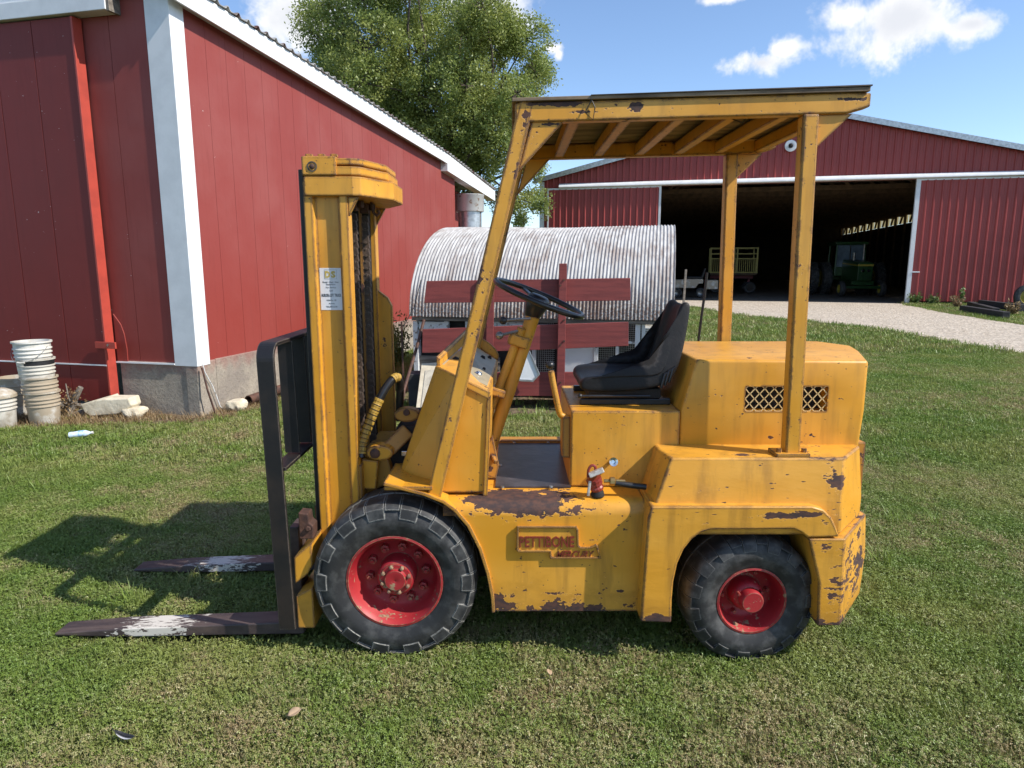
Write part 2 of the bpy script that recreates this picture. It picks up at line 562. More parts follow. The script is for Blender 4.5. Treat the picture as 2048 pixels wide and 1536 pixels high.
P['white'] = plain('white_trim', (0.74, 0.75, 0.76), (0.66, 0.67, 0.68), rough=0.4, scale=3)
P['white_old'] = plain('peeling_white_paint', (0.66, 0.67, 0.67), (0.20, 0.17, 0.14), rough=0.7, scale=13, lo=0.55, hi=0.64, bmp=0.2)
P['galv'] = plain('galvanised_sheet', (0.52, 0.54, 0.56), (0.36, 0.37, 0.38), rough=0.33, scale=9, metal=0.7)
P['wood_grey'] = plain('weathered_grey_wood', (0.23, 0.20, 0.165), (0.11, 0.095, 0.08), rough=0.85, scale=6, stretch=(0.4, 3, 5), bmp=0.25)
P['wood_tie'] = plain('black_timber', (0.022, 0.020, 0.021), (0.06, 0.055, 0.055), rough=0.7, scale=5, stretch=(0.4, 3, 4), bmp=0.25, lo=0.5, hi=0.75)
P['plank_red'] = plain('barn_red_plank', (0.215, 0.040, 0.036), (0.155, 0.028, 0.027), rough=0.65, scale=5, stretch=(0.5, 3, 5), bmp=0.2)
# ------------------------------------------------------------------ ground
def ground_mat():
    m, nt, b = new_mat('lawn_soil')
    p = pos(nt)
    n1, n2, n3 = noise_tex(nt, p, 0.7, 5), noise_tex(nt, p, 9.0, 6, 0.65), noise_tex(nt, p, 70.0, 4, 0.7)
    c = mix(nt, mapr(nt, n1, 0.38, 0.62), (0.080, 0.108, 0.025), (0.125, 0.120, 0.045))
    c = mix(nt, mapr(nt, n2, 0.50, 0.72), c, (0.085, 0.062, 0.034))
    c = mix(nt, mapr(nt, n3, 0.40, 0.65, 0, 0.75), c, (0.022, 0.034, 0.010))
    nt.links.new(c, b.inputs['Base Color'])
    b.inputs['Roughness'].default_value = 0.95
    b.inputs['Specular IOR Level'].default_value = 0.15
    bump(nt, b, n3, 0.8, 0.03)
    return m


def gravel_mat(name, a, c2, dirt):
    m, nt, b = new_mat(name)
    p = pos(nt)
    vo = node(nt, 'ShaderNodeTexVoronoi', {'Vector': p, 'Scale': 13.0})
    n1, n2 = noise_tex(nt, p, 0.6, 5), noise_tex(nt, p, 5.0, 7, 0.75)
    sepc = node(nt, 'ShaderNodeSeparateColor', {0: vo.outputs['Color']})
    c = mix(nt, sepc.outputs[0], a, c2)
    c = mix(nt, mapr(nt, n2, 0.45, 0.7, 0, 0.6), c, dirt)
    c = mix(nt, mapr(nt, n1, 0.45, 0.75, 0, 0.5), c, tuple(x * 0.75 for x in a))
    nt.links.new(c, b.inputs['Base Color'])
    b.inputs['Roughness'].default_value = 0.95
    b.inputs['Specular IOR Level'].default_value = 0.2
    bump(nt, b, M_(nt, 'ADD', vo.outputs['Distance'], n2), 0.9, 0.03)
    return m


P['soil'] = ground_mat()
P['gravel'] = gravel_mat('pale_gravel', (0.60, 0.525, 0.43), (0.34, 0.285, 0.225), (0.42, 0.345, 0.255))
P['dirt'] = gravel_mat('bare_dirt', (0.19, 0.145, 0.095), (0.10, 0.075, 0.05), (0.23, 0.165, 0.10))
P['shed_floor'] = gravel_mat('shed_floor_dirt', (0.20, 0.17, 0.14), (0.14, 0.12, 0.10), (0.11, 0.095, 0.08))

g = MB()
xs = [-900, -200, -60, -20, 0, 20, 60, 200, 900]
ys = [-400, -60, -10, 0, 10, 30, 80, 300, 1200]
gv = [(x, y, 0.0) for y in ys for x in xs]
gf = [(j * 9 + i, j * 9 + i + 1, (j + 1) * 9 + i + 1, (j + 1) * 9 + i) for j in range(8) for i in range(8)]
g.add(gv, gf)
lawn = g.build('lawn_ground', P['soil'])
tag(lawn, 'green and brown mown lawn under the forklift', kind='structure')


def ragged(poly, step=0.5, amp=0.12):
    out = []
    n = len(poly)
    for i in range(n):
        a, b = Vector((poly[i][0], poly[i][1], 0)), Vector((poly[(i + 1) % n][0], poly[(i + 1) % n][1], 0))
        k = max(1, int((b - a).length / step))
        for j in range(k):
            q = a.lerp(b, j / k)
            q += Vector((mnoise.noise(q * 0.9), mnoise.noise(q * 0.9 + Vector((9, 3, 1))), 0)) * amp
            q += Vector((mnoise.noise(q * 4), mnoise.noise(q * 4 + Vector((9, 3, 1))), 0)) * amp * 0.6
            out.append((q.x, q.y))
    return out


def inside(poly, x, y):
    """vectorised point-in-polygon"""
    c = np.zeros(len(x), bool)
    n = len(poly)
    for i in range(n):
        x1, y1 = poly[i]
        x2, y2 = poly[(i + 1) % n]
        if y1 == y2:
            continue
        hit = ((y1 > y) != (y2 > y)) & (x < (x2 - x1) * (y - y1) / (y2 - y1) + x1)
        c ^= hit
    return c


near = [(1290, 606), (1345, 611), (1400, 616), (1440, 624), (1500, 632), (1560, 638), (1640, 645), (1720, 653), (1800, 665), (1900, 683), (2048, 708), (2300, 752)]
far = [(2300, 672), (2048, 650), (1960, 638), (1900, 628), (1850, 618), (1806, 608)]
GRAVEL = [tuple(G(*q)[:2]) for q in near] + [tuple(G(*q)[:2]) for q in far]
GRAVEL += [(17.0, 30.9), (6.6, 33.4)]
GRAVEL = ragged(GRAVEL, 0.6, 0.22)
gm = MB()
gm.add([(x, y, 0.008) for x, y in GRAVEL], [tuple(range(len(GRAVEL)))])
tag(gm.build('gravel_driveway', P['gravel']), 'pale gravel driveway running to the open machine shed', kind='structure')
DIRT = ragged([tuple(G(*q)[:2]) for q in [(-150, 872), (0, 862), (110, 856), (200, 852), (330, 848), (405, 848), (470, 834), (540, 812)]] +
              [(-2.9, 10.0), (-1.9, 14.5), (-2.6, 15.0), (-4.0, 8.2), (-8.0, 9.2)], 0.3, 0.10)
gm = MB()
gm.add([(x, y, 0.006) for x, y in DIRT], [tuple(range(len(DIRT)))])
tag(gm.build('dirt_strip', P['dirt']), 'bare brown dirt along the foot of the red barn', kind='structure')
HUTDIRT = ragged([tuple(G(*q)[:2]) for q in [(790, 800), (880, 822), (1010, 832), (1120, 828), (1250, 815), (1380, 800)]] + [(2.3, 9.4), (-1.6, 10.2)], 0.3, 0.15)
gm = MB()
gm.add([(x, y, 0.007) for x, y in HUTDIRT], [tuple(range(len(HUTDIRT)))])
tag(gm.build('dirt_patch', P['dirt']), 'dark bare dirt around the foot of the round-roofed hut', kind='structure')


def lochit(px, py, e, x=None, y=None):
    """where the sight line meets a plane of an object's own frame"""
    mi = world_matrix(e).inverted()
    o = mi @ Vector((0, 0, H))
    r = (mi.to_3x3() @ ray(px, py))
    t = (x - o.x) / r.x if x is not None else (y - o.y) / r.y
    return o + r * t


# ------------------------------------------------------------------ red barn on the left
def barn_paint(name, base, var):
    m, nt, b = new_mat(name)
    p = pos(nt)
    n1 = noise_tex(nt, p, 1.1, 5)
    n2 = noise_tex(nt, p, 22.0, 4)
    ge = node(nt, 'ShaderNodeSeparateXYZ', {0: p})
    low = mapr(nt, ge.outputs[2], 0.5, 2.6, 1.0, 0.0)
    c = mix(nt, mapr(nt, n1, 0.35, 0.68), base, var)
    c = mix(nt, M_(nt, 'MULTIPLY', low, 0.6), c, (base[0] * 1.02, base[1] * 0.72, base[2] * 0.62))
    st = node(nt, 'ShaderNodeMapping', {'Vector': p, 'Scale': (6, 6, 0.5)}).outputs[0]
    c = mix(nt, mapr(nt, noise_tex(nt, st, 3.0, 5), 0.52, 0.75, 0, 0.3), c, tuple(min(1, x * 0.7) for x in base))
    sp = M_(nt, 'MULTIPLY', mapr(nt, noise_tex(nt, p, 34.0, 2), 0.765, 0.775), mapr(nt, n1, 0.48, 0.54))
    c = mix(nt, sp, c, (0.6, 0.58, 0.57))
    nt.links.new(c, b.inputs['Base Color'])
    b.inputs['Roughness'].default_value = 0.55
    b.inputs['Specular IOR Level'].default_value = 0.3
    bump(nt, b, n1, 0.25, 0.05)
    return m


P['barn_red'] = barn_paint('barn_red_siding', (0.245, 0.048, 0.040), (0.265, 0.066, 0.057))
P['barn_door'] = barn_paint('barn_door_red', (0.20, 0.030, 0.026), (0.185, 0.031, 0.027))
P['barn_edge_lit'] = plain('sunlit_edge_red', (0.42, 0.055, 0.035), (0.34, 0.045, 0.03), rough=0.5, scale=5)  # brighter red: sunlight painted into the door edge and latch
P['groove'] = plain('siding_groove', (0.15, 0.027, 0.024), rough=0.8)


def concrete_mat():
    m, nt, b = new_mat('stained_concrete')
    p = pos(nt)
    n1, n2, n3 = noise_tex(nt, p, 2.2, 6, 0.65), noise_tex(nt, p, 30.0, 5, 0.7), noise_tex(nt, p, 7.0, 5)
    c = mix(nt, mapr(nt, n1, 0.35, 0.65), (0.36, 0.315, 0.25), (0.25, 0.215, 0.18))
    c = mix(nt, mapr(nt, n2, 0.45, 0.72, 0, 0.7), c, (0.17, 0.145, 0.12))
    se = node(nt, 'ShaderNodeSeparateXYZ', {0: p})
    red = M_(nt, 'MULTIPLY', mapr(nt, M_(nt, 'ADD', se.outputs[2], M_(nt, 'MULTIPLY', n3, 0.4)), 0.62, 0.85), 0.55)
    c = mix(nt, red, c, (0.24, 0.085, 0.07))
    nt.links.new(c, b.inputs['Base Color'])
    b.inputs['Roughness'].default_value = 0.92
    bump(nt, b, M_(nt, 'ADD', n2, n1), 0.7, 0.02)
    return m


P['concrete'] = concrete_mat()
BARN = empty('red_barn', (-3.557, 7.59, 0), -R(13.8))
tag(BARN, 'big red metal-sided barn with white corner trim on the left', 'barn')
LB = dict(parent=BARN, local=True)


def fasc(s):
    return 4.355 - 0.055 * s if s < 8.3 else 3.90 - 0.095 * (s - 8.3)


# foundation
fd = MB()
fd.box(-1.02, 0.02, -0.02, 0.3, -0.1, 0.615)
fd.box(-0.30, 0.02, 0.302, 9.2, -0.1, 0.62)
fd.box(-9.0, -3.72, -0.02, 0.3, -0.1, 0.615)
fd.build('foundation', P['concrete'], bevel=0.012, **LB)
fc = MB()
fc.box(-0.14, 0.03, -0.03, 0.16, -0.1, 0.60)
fc.build('foundation_pier', P['concrete'], bevel=0.015, **LB)
# core of the walls behind the sheets
cw = MB()
cw.prism([(-9, 0.60), (-0.02, 0.60), (-0.02, 4.50), (-9, 4.50)], 0.02, 0.20)
cw.loft([[(-0.2, 0.2, 0.62), (-0.02, 0.2, 0.62), (-0.02, 9.2, 0.62), (-0.2, 9.2, 0.62)],
         [(-0.2, 0.2, 4.44), (-0.02, 0.2, 4.44), (-0.02, 9.2, 3.93), (-0.2, 9.2, 3.93)]])
cw.build('wall_core', P['groove'], **LB)
# gable sheets, each one a sheet of its own
s0 = 0.20
while s0 < 9.15:
    s1 = min(s0 + 0.352, 9.2)
    zb = 0.60 + random.uniform(-0.006, 0.006)
    q = MB()
    q.loft([[(-0.018, s0 + 0.002, zb), (0, s0 + 0.003, zb), (0, s1 - 0.001, zb), (-0.018, s1 + 0.001, zb)],
            [(-0.018, s0 + 0.002, fasc(s0) + 0.06), (0, s0 + 0.003, fasc(s0) + 0.06), (0, s1 - 0.001, fasc(s1) + 0.06), (-0.018, s1 + 0.001, fasc(s1) + 0.06)]])
    q.build('siding_sheet', P['barn_red'], **LB)
    s0 = s1
# set-back end wall beyond the step
for s0 in np.arange(9.3, 12.0, 0.352):
    q = MB()
    q.box(-0.60, -0.58, s0 + 0.003, s0 + 0.350, 0.2, 3.6)
    q.build('siding_sheet', P['barn_red'], **LB)
q = MB()
q.box(-0.75, -0.0, 9.2, 9.25, 0.0, 3.88)
q.box(-0.78, -0.62, 9.3, 12.0, 0.0, 3.5)
q.build('return_wall', P['barn_red'], **LB)
# rake fascia, and the eave behind it
q = MB()
q.loft([[(0.13, -0.10, fasc(-0.10)), (0.155, -0.10, fasc(-0.10)), (0.155, -0.10, fasc(-0.10) + 0.215), (0.13, -0.10, fasc(-0.10) + 0.215)],
        [(0.13, 8.3, fasc(8.3)), (0.155, 8.3, fasc(8.3)), (0.155, 8.3, fasc(8.3) + 0.215), (0.13, 8.3, fasc(8.3) + 0.215)]])
q.build('rake_fascia', P['white'], bevel=0.004, **LB)
q = MB()
q.loft([[(-0.05, 8.305, 3.74), (0.16, 8.305, 3.74), (0.16, 8.305, 4.105), (-0.05, 8.305, 4.105)],
        [(-0.05, 12.3, 3.44), (0.16, 12.3, 3.44), (0.16, 12.3, 3.705), (-0.05, 12.3, 3.705)]])
q.build('boxed_eave', P['white'], bevel=0.004, **LB)
q = MB()
q.loft([[(-0.02, -0.10, fasc(-0.10) + 0.05), (0.128, -0.10, fasc(-0.10) + 0.05), (0.128, -0.10, fasc(-0.10) + 0.075), (-0.02, -0.10, fasc(-0.10) + 0.075)],
        [(-0.02, 8.3, fasc(8.3) + 0.05), (0.128, 8.3, fasc(8.3) + 0.05), (0.128, 8.3, fasc(8.3) + 0.075), (-0.02, 8.3, fasc(8.3) + 0.075)]])
q.build('soffit', P['white'], **LB)
# ribbed roof sheet, its rib ends show along the rake
q = MB()
nrib = 66
for k in range(nrib + 1):
    pass
rr = []
for (x_) in (-9.0, 0.185):
    ring = []
    for k in range(nrib):
        s_a = -0.14 + k * 12.48 / nrib
        zz = fasc(max(-0.14, s_a)) + (0.218 if s_a < 8.3 else 0.215)
        ring += [(x_, s_a, zz + 0.005), (x_, s_a + 0.10, zz + 0.005), (x_, s_a + 0.12, zz + 0.035), (x_, s_a + 0.15, zz + 0.035), (x_, s_a + 0.17, zz + 0.005)]
    rr.append(ring)
q.loft(rr, cap=False, closed=False)
roof_sheet = q.build('roof', plain('aged_roof_sheet', (0.40, 0.39, 0.37), (0.12, 0.05, 0.035), rough=0.5, scale=4, lo=0.45, hi=0.62), **LB)
sl = roof_sheet.modifiers.new('sheet', 'SOLIDIFY')
sl.thickness = 0.006
# corner trim
q = MB()
q.plan([(-0.262, -0.034), (0.034, -0.034), (0.034, 0.185), (0.004, 0.185), (0.004, 0.004), (-0.262, 0.004)], 0.575, 4.52)
q.build('corner_trim', P['white'], bevel=0.004, **LB)
# wall sheets beside the door
for (xa, xb) in ((-0.735, -0.255), (-1.20, -0.737), (-1.7, -1.203)):
    q = MB()
    q.box(xa + 0.002, xb - 0.002, -0.016, 0.01, 0.595 + random.uniform(0, 0.006), 4.46)
    q.build('siding_sheet', P['barn_red'], **LB)
q = MB()
q.box(-1.05, -0.262, -0.045, -0.0165, 0.585, 0.602)
q.build('drip_flashing', P['white'], **LB)
q = MB()
hx, hz0 = [], 0.60
pts = [(-1.04, 0.603), (-0.90, 0.603), (-0.897, 0.75), (-0.915, 0.92), (-0.95, 1.03), (-1.04, 1.15)]
q.prism(pts, -0.030, -0.017)
q.build('patch_sheet', P['barn_red'], bevel=0.002, **LB)
for k in range(11):
    q = MB()
    q.box(-3.72 - 0.48 * (k + 1) + 0.002, -3.72 - 0.48 * k - 0.002, -0.016, 0.01, 0.60, 4.46)
    q.build('siding_sheet', P['barn_red'], **LB)
q = MB()
q.box(-9.0, 0.128, -0.128, -0.104, 4.47, 4.572)
q.build('eave_fascia', P['white'], **LB)
# sliding door
door = empty('sliding_door', (0, 0, 0), 0, None)
door.parent = BARN
xs_ = [-1.075, -1.62, -2.14, -2.66, -3.18, -3.70]
for i in range(len(xs_) - 1):
    q = MB()
    q.box(xs_[i + 1] + 0.004, xs_[i] - 0.004, -0.135, -0.09, 0.572, 4.28)
    q.build('door_sheet', P['barn_door'], door, bevel=0.003, local=True)
    q = MB()
    q.box(xs_[i + 1] + 0.003, xs_[i] - 0.003, -0.130, -0.09, 0.135, 0.560)
    q.build('kick_sheet', P['barn_door'], door, bevel=0.003, local=True)
q = MB()
q.box(-3.70, -1.072, -0.088, -0.05, 0.13, 4.28)
q.build('door_backing', P['groove'], door, local=True)
q = MB()
q.box(-3.70, -1.08, -0.152, -0.136, 0.560, 0.574)
q.build('door_flashing', P['white'], door, local=True)
q = MB()
q.plan([(-1.090, -0.150), (-1.066, -0.150), (-1.052, -0.040), (-1.076, -0.040)], 0.12, 4.28)
q.build('door_edge', P['barn_edge_lit'], door, bevel=0.003, local=True)
q = MB()
q.box(-1.19, -0.915, -0.175, -0.152, 0.765, 0.84)
q.build('door_latch', P['barn_edge_lit'], door, bevel=0.003, local=True)
q = MB()
q.lathe([(0.0, -0.012), (0.014, -0.012), (0.014, 0.0), (0.0, 0.0)], (-1.005, -0.176, 0.808), (0, 1, 0), 8)
q.build('latch_bolt', P['chrome'], door, local=True)
q = MB()
q.box(-9, -0.60, -0.188, -0.02, 4.295, 4.46)
q.build('door_track_cover', P['white'], bevel=0.006, **LB)
q = MB()
q.box(-0.60, -0.565, -0.175, -0.02, 4.285, 4.46)
q.build('track_end', P['wood_grey'], **LB)

# things lying at the foot of the barn
q = MB()
q.tube([lochit(404, 735, BARN, x=0.08), lochit(415, 780, BARN, x=0.14), lochit(433, 833, BARN, x=0.18)], 0.011, 8)
tag(q.build('metal_rod', P['rust'], loc=BARN.location, rot=BARN.rotation_euler), 'thin brown rod leaning on the concrete at the white corner trim', 'rod')
q = MB()
q.tube([lochit(*a, BARN, x=0.06) for a in [(405, 728), (410, 745), (425, 772), (434, 795), (440, 812), (452, 826)]], 0.006, 8)
tag(q.build('cable', P['white_old'], loc=BARN.location, rot=BARN.rotation_euler), 'loose white cable hanging down the concrete foundation', 'cable')
for (a, b_, r_, lab) in (((470, 786), (538, 760), 0.060, 'upper rusty pipe lying by the barn foundation'), ((497, 800), (560, 778), 0.055, 'lower rusty pipe end lying in the dirt by the barn foundation')):
    p0, p1 = G(*a, 0.09), G(*b_, 0.12)
    p1 = p0 + (p1 - p0).normalized() * 1.1
    q = MB()
    d = (p1 - p0).normalized()
    L_ = (p1 - p0).length
    q.lathe([(r_, 0), (r_, L_), (r_ * 0.82, L_), (r_ * 0.82, 0)], p0, d, 18, closed=True)
    tag(q.build('rusty_pipe', P['rust'], smooth=True), lab, 'pipe', 'rusty pipes at the barn foundation')

P['stone'] = plain('limestone', (0.62, 0.56, 0.43), (0.46, 0.40, 0.29), rough=0.9, scale=7, bmp=0.6)


def stone(px, py, size, label, cat='rock', rz=0.0, mat='stone', sink=0.25):
    q = MB()
    q.ball((0, 0, 0), size, 22, 14)
    out = []
    for v in q.v:
        p = Vector(v)
        k = 1 + 0.45 * mnoise.noise(p * 5.0 + Vector((px, 0, 0))) + 0.22 * mnoise.noise(p * 14.0) + 0.06 * mnoise.noise(p * 40)
        p = p * k
        p.z = max(-size[2] * 0.8, min(size[2] * 0.85, p.z))
        out.append(p)
    q.v = out
    c = G(px, py)
    o = q.build('stone_block', P[mat], loc=(c.x, c.y + size[1] * 0.5, size[2] * (1 - sink)), rot=(R(4), R(-7), rz))
    return tag(o, label, cat)


q = MB()
ys_ = G(213, 838).y
out_ = [(160, 809), (184, 802), (208, 798), (219, 799), (256, 797), (262, 811), (253, 819), (234, 828), (181, 833), (169, 826)]
f0 = [T(a, b_, ys_) for a, b_ in out_]
f1 = [T(a, b_, ys_) + Vector((0.02 + 0.02 * math.sin(a), 0.20 + 0.03 * math.sin(a * 3), 0.03 * math.cos(a))) for a, b_ in out_]
fm_ = [f0[i].lerp(f1[i], 0.4) + (f0[i] - Vector((-4.66, ys_, 0.1))) * 0.07 for i in range(len(f0))]
q.loft([f0, fm_, f1])
slab = q.build('limestone_rock', P['stone'], bevel=0.012)
tag(slab, 'long flat cream limestone slab leaning by the barn door', 'rock')
stone(268, 838, (0.13, 0.12, 0.08), 'small half-buried stone right of the limestone slab')
stone(470, 825, (0.13, 0.12, 0.085), 'small rounded stone below the rusty pipes')
# stump of driftwood and a board
q = MB()
b0 = G(150, 832)
q.tube([b0 + Vector((-0.05, 0, 0)), b0 + Vector((-0.02, 0, 0.12)), b0 + Vector((0.02, 0.02, 0.22)), b0 + Vector((0.09, 0.02, 0.33))], [0.055, 0.045, 0.035, 0.030], 8)
q.tube([b0 + Vector((-0.02, -0.02, 0.1)), b0 + Vector((-0.04, -0.02, 0.24)), b0 + Vector((-0.05, -0.02, 0.38))], [0.012, 0.010, 0.006], 6)
q.tube([b0 + Vector((0.02, -0.02, 0)), b0 + Vector((0.10, -0.03, 0.05)), b0 + Vector((0.16, -0.06, 0.0))], [0.05, 0.04, 0.02], 7)
tag(q.build('driftwood', P['wood_grey'], smooth=True), 'broken grey branch stump standing in dry weeds by the barn door', 'branch')
q = MB()
p0, p1 = G(95, 815, 0.10), G(178, 818, 0.06)
q.bar(p0 + Vector((0, 0.2, 0)), p1 + Vector((0, 0.25, 0)), 0.12, 0.035)
tag(q.build('loose_board', P['wood_grey'], bevel=0.004), 'weathered grey board lying between the bucket stack and the branch', 'board')

# buckets
P['bucket'] = plain('dirty_white_plastic', (0.52, 0.495, 0.44), (0.27, 0.23, 0.175), rough=0.5, scale=6, lo=0.45, hi=0.72)
P['bucket_clean'] = plain('white_plastic', (0.66, 0.645, 0.60), (0.48, 0.455, 0.40), rough=0.42, scale=5)
P['bucket_mud'] = plain('muddy_plastic', (0.36, 0.30, 0.22), (0.52, 0.50, 0.45), rough=0.6, scale=6, lo=0.5, hi=0.66)
P['bucket_black'] = plain('black_pail_band', (0.02, 0.02, 0.022), rough=0.5)


def bucket(c, rb, rt, h, mat, label, band=None, handle=False, lid=None, group='plastic pails by the barn door'):
    e = empty('bucket', c)
    tag(e, label, 'bucket', group)
    rad = lambda t: rb + (rt - rb) * t
    pr = [(0.0, 0.0), (rb * 0.96, 0.0), (rb, 0.01)]
    for t in (0.55, 0.66, 0.77):
        pr += [(rad(t), h * t), (rad(t) + 0.012, h * t + 0.004), (rad(t) + 0.012, h * t + 0.014), (rad(t + 0.05), h * t + 0.019)]
    pr += [(rad(0.96), h * 0.95), (rad(1) + 0.014, h * 0.955), (rad(1) + 0.014, h), (rad(1) - 0.006, h), (rad(0.9) - 0.006, h * 0.9), (rb - 0.005, 0.015), (0, 0.015)]
    q = MB()
    q.lathe(pr, (0, 0, 0), (0, 0, 1), 36)
    body = q.build('pail', P[mat], e, smooth=True, local=True)
    if band:
        q = MB()
        q.lathe([(rad(band[0]) + 0.004, h * band[0]), (rad(band[1]) + 0.004, h * band[1])], (0, 0, 0), (0, 0, 1), 36)
        q.build('band', P['bucket_black'], e, smooth=True, local=True)
    if handle:
        q = MB()
        rr_ = rad(0.9) + 0.012
        pth = []
        for k in range(15):
            a = R(-175) + R(170) * k / 14
            sag = math.sin(math.pi * k / 14)
            pth.append((rr_ * math.cos(a) * 1.01, rr_ * math.sin(a) * 1.03 - 0.01, h * 0.86 - 0.16 * sag))
        q.tube(pth, 0.003, 6)
        q.build('bail_wire', P['steel'], e, local=True)
        q = MB()
        q.tube(pth[6:9], 0.011, 8)
        q.build('grip', P['bucket_clean'], e, local=True)
    if lid:
        q = MB()
        q.lathe([(rt + 0.018, h - 0.03), (rt + 0.018, h + 0.004), (rt * 0.9, h + 0.03), (rt * 0.5, h + 0.06), (0, h + 0.07)], (0, 0, 0), (0, 0, 1), 32)
        q.build('lid', P[lid], e, smooth=True, local=True)
    return e


bc = G(72, 853)
bucket((bc.x, bc.y + 0.15, 0.0), 0.142, 0.160, 0.36, 'bucket_mud', 'muddy bottom pail of the tall bucket stack')
bucket((bc.x - 0.01, bc.y + 0.15, 0.16), 0.145, 0.164, 0.36, 'bucket_mud', 'second pail from the bottom of the tall bucket stack, grimy')
bucket((bc.x - 0.022, bc.y + 0.15, 0.35), 0.146, 0.166, 0.37, 'bucket', 'third pail from the bottom of the bucket stack, with black band', band=(0.80, 0.94))
bucket((bc.x - 0.036, bc.y + 0.14, 0.525), 0.148, 0.172, 0.38, 'bucket_clean', 'cleaner white top pail of the bucket stack with hanging handle', handle=True)
b2 = G(-20, 862)
bucket((b2.x, b2.y + 0.15, 0.0), 0.145, 0.165, 0.36, 'bucket', 'white lidded pail cut off by the left picture edge, in front', lid='bucket_mud')
b3 = G(2, 840)
bucket((b3.x, b3.y + 0.30, 0.0), 0.145, 0.17, 0.44, 'bucket_mud', 'greyish pail standing behind the lidded one at the left edge')

# crushed water bottle
P['pet'] = plain('clear_plastic', (0.62, 0.72, 0.80), (0.45, 0.58, 0.72), rough=0.15, scale=30)
P['pet_label'] = plain('blue_label', (0.25, 0.45, 0.72), (0.6, 0.7, 0.8), rough=0.4, scale=40)
bt = G(160, 868, 0.05)
e = empty('water_bottle', bt, R(14))
tag(e, 'small crushed clear water bottle with blue label in the grass', 'bottle')
q = MB()
q.lathe([(0, -0.095), (0.028, -0.094), (0.032, -0.08), (0.030, -0.05), (0.033, -0.02), (0.031, 0.02), (0.033, 0.05), (0.022, 0.075), (0.012, 0.088), (0.012, 0.10), (0, 0.10)], (0, 0, 0), (1, 0.1, 0.05), 16)
q.build('bottle_body', P['pet'], e, smooth=True, local=True)
q = MB()
q.lathe([(0.0345, -0.01), (0.0345, 0.04)], (0, 0, 0), (1, 0.1, 0.05), 16)
q.build('bottle_label', P['pet_label'], e, smooth=True, local=True)
q = MB()
q.lathe([(0, 0.116), (0.014, 0.116), (0.014, 0.10), (0, 0.10)], (0, 0, 0), (1, 0.1, 0.05), 12)
q.build('cap', P['bucket_clean'], e, local=True)

# ------------------------------------------------------------------ machine shed
def shed_red(name, base):
    m, nt, b = new_mat(name)
    p = pos(nt)
    n1 = noise_tex(nt, p, 0.8, 5)
    c = mix(nt, mapr(nt, n1, 0.35, 0.7), base, tuple(x * 1.15 for x in base))
    nt.links.new(c, b.inputs['Base Color'])
    b.inputs['Roughness'].default_value = 0.4
    b.inputs['Specular IOR Level'].default_value = 0.4
    return m


P['shed_red'] = shed_red('red_ribbed_steel', (0.30, 0.052, 0.047))
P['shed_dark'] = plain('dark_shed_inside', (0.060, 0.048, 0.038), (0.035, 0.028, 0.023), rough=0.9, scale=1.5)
P['shed_wood'] = plain('shed_timber', (0.12, 0.075, 0.042), (0.07, 0.045, 0.028), rough=0.85, scale=4)
SHED = empty('machine_shed', (17.269, 30.173, 0), -R(14))
tag(SHED, 'large red ribbed-steel machine shed with wide open door', 'shed')
LS = dict(parent=SHED, local=True)
XL, XR, XP, ZE, ZP, DEP = -16.30, 6.70, -4.80, 5.66, 8.35, 46.0


def roofz(x):
    return ZP - (ZP - ZE) * abs(x - XP) / (XP - XL)


def ribbed(x0, x1, ztop, zbot, y0, name, parent, nper=4):
    """one sheet of steel siding with its ribs, cut to the roof line"""
    w = 0.3048
    prof = []
    x = x0
    while x < x1 - 1e-4:
        for dx, dy in ((0.0, 0.0), (0.090, 0.0), (0.100, 0.009), (0.118, 0.009), (0.128, 0.0), (0.190, 0.0), (0.222, 0.045), (0.262, 0.045), (0.300, 0.0)):
            if x + dx <= x1:
                prof.append((x + dx, dy))
        x += w
    prof.append((x1, 0.0))
    q = MB()
    bot = [(px_, y0 - dy, zbot) for px_, dy in prof]
    top = [(px_, y0 - dy, ztop(px_) if callable(ztop) else ztop) for px_, dy in prof]
    n = len(prof)
    q.add(bot + top, [(i, i + 1, n + i + 1, n + i) for i in range(n - 1)])
    return q.build(name, P['shed_red'], parent, local=True)


# gable above the doors
x = XL
while x < XR - 0.01:
    x1 = min(x + 0.9144, XR)
    if x < XP < x1:
        x1 = XP if XP - x > 0.2 else x1
    ribbed(x, x1, lambda t: roofz(t) - 0.02, 5.28, 0.0, 'siding_sheet', SHED)
    x = x1
ribbed(XL, XL + 0.42, 5.28, 0.0, 0.0, 'siding_sheet', SHED)
x = 4.9
while x < XR - 0.01:
    ribbed(x, min(x + 0.9144, XR), 5.28, 0.0, 0.0, 'siding_sheet', SHED)
    x += 0.9144
# sliding doors
ld = empty('sliding_door', (0, 0, 0))
ld.parent = SHED
x = -15.93
while x < -10.75:
    ribbed(x, min(x + 0.9144, -10.72), 5.24, 0.12, -0.14, 'door_sheet', ld)
    x += 0.9144
for (a, b_, c_, d_) in ((-16.0, -15.93, 0.1, 5.30), (-10.72, -10.62, 0.1, 5.30), (-15.925, -10.725, 5.22, 5.30), (-15.925, -10.725, 0.08, 0.16)):
    q = MB()
    q.box(a, b_, -0.175, -0.10, c_, d_)
    q.build('door_trim', P['white'], ld, bevel=0.004, local=True)
rd = empty('sliding_door', (0, 0, 0))
rd.parent = SHED
x = 0.20
while x < 5.0:
    ribbed(x, x + 0.9144, 5.24, 0.12, -0.14, 'door_sheet', rd)
    x += 0.9144
q = MB()
q.box(0.02, 0.19, -0.18, -0.06, 0.02, 5.30)
q.build('door_trim', P['white'], rd, bevel=0.006, local=True)
q = MB()
q.box(0.18, 5.5, -0.172, -0.10, 5.22, 5.29)
q.build('door_trim', P['white'], rd, local=True)
q = MB()
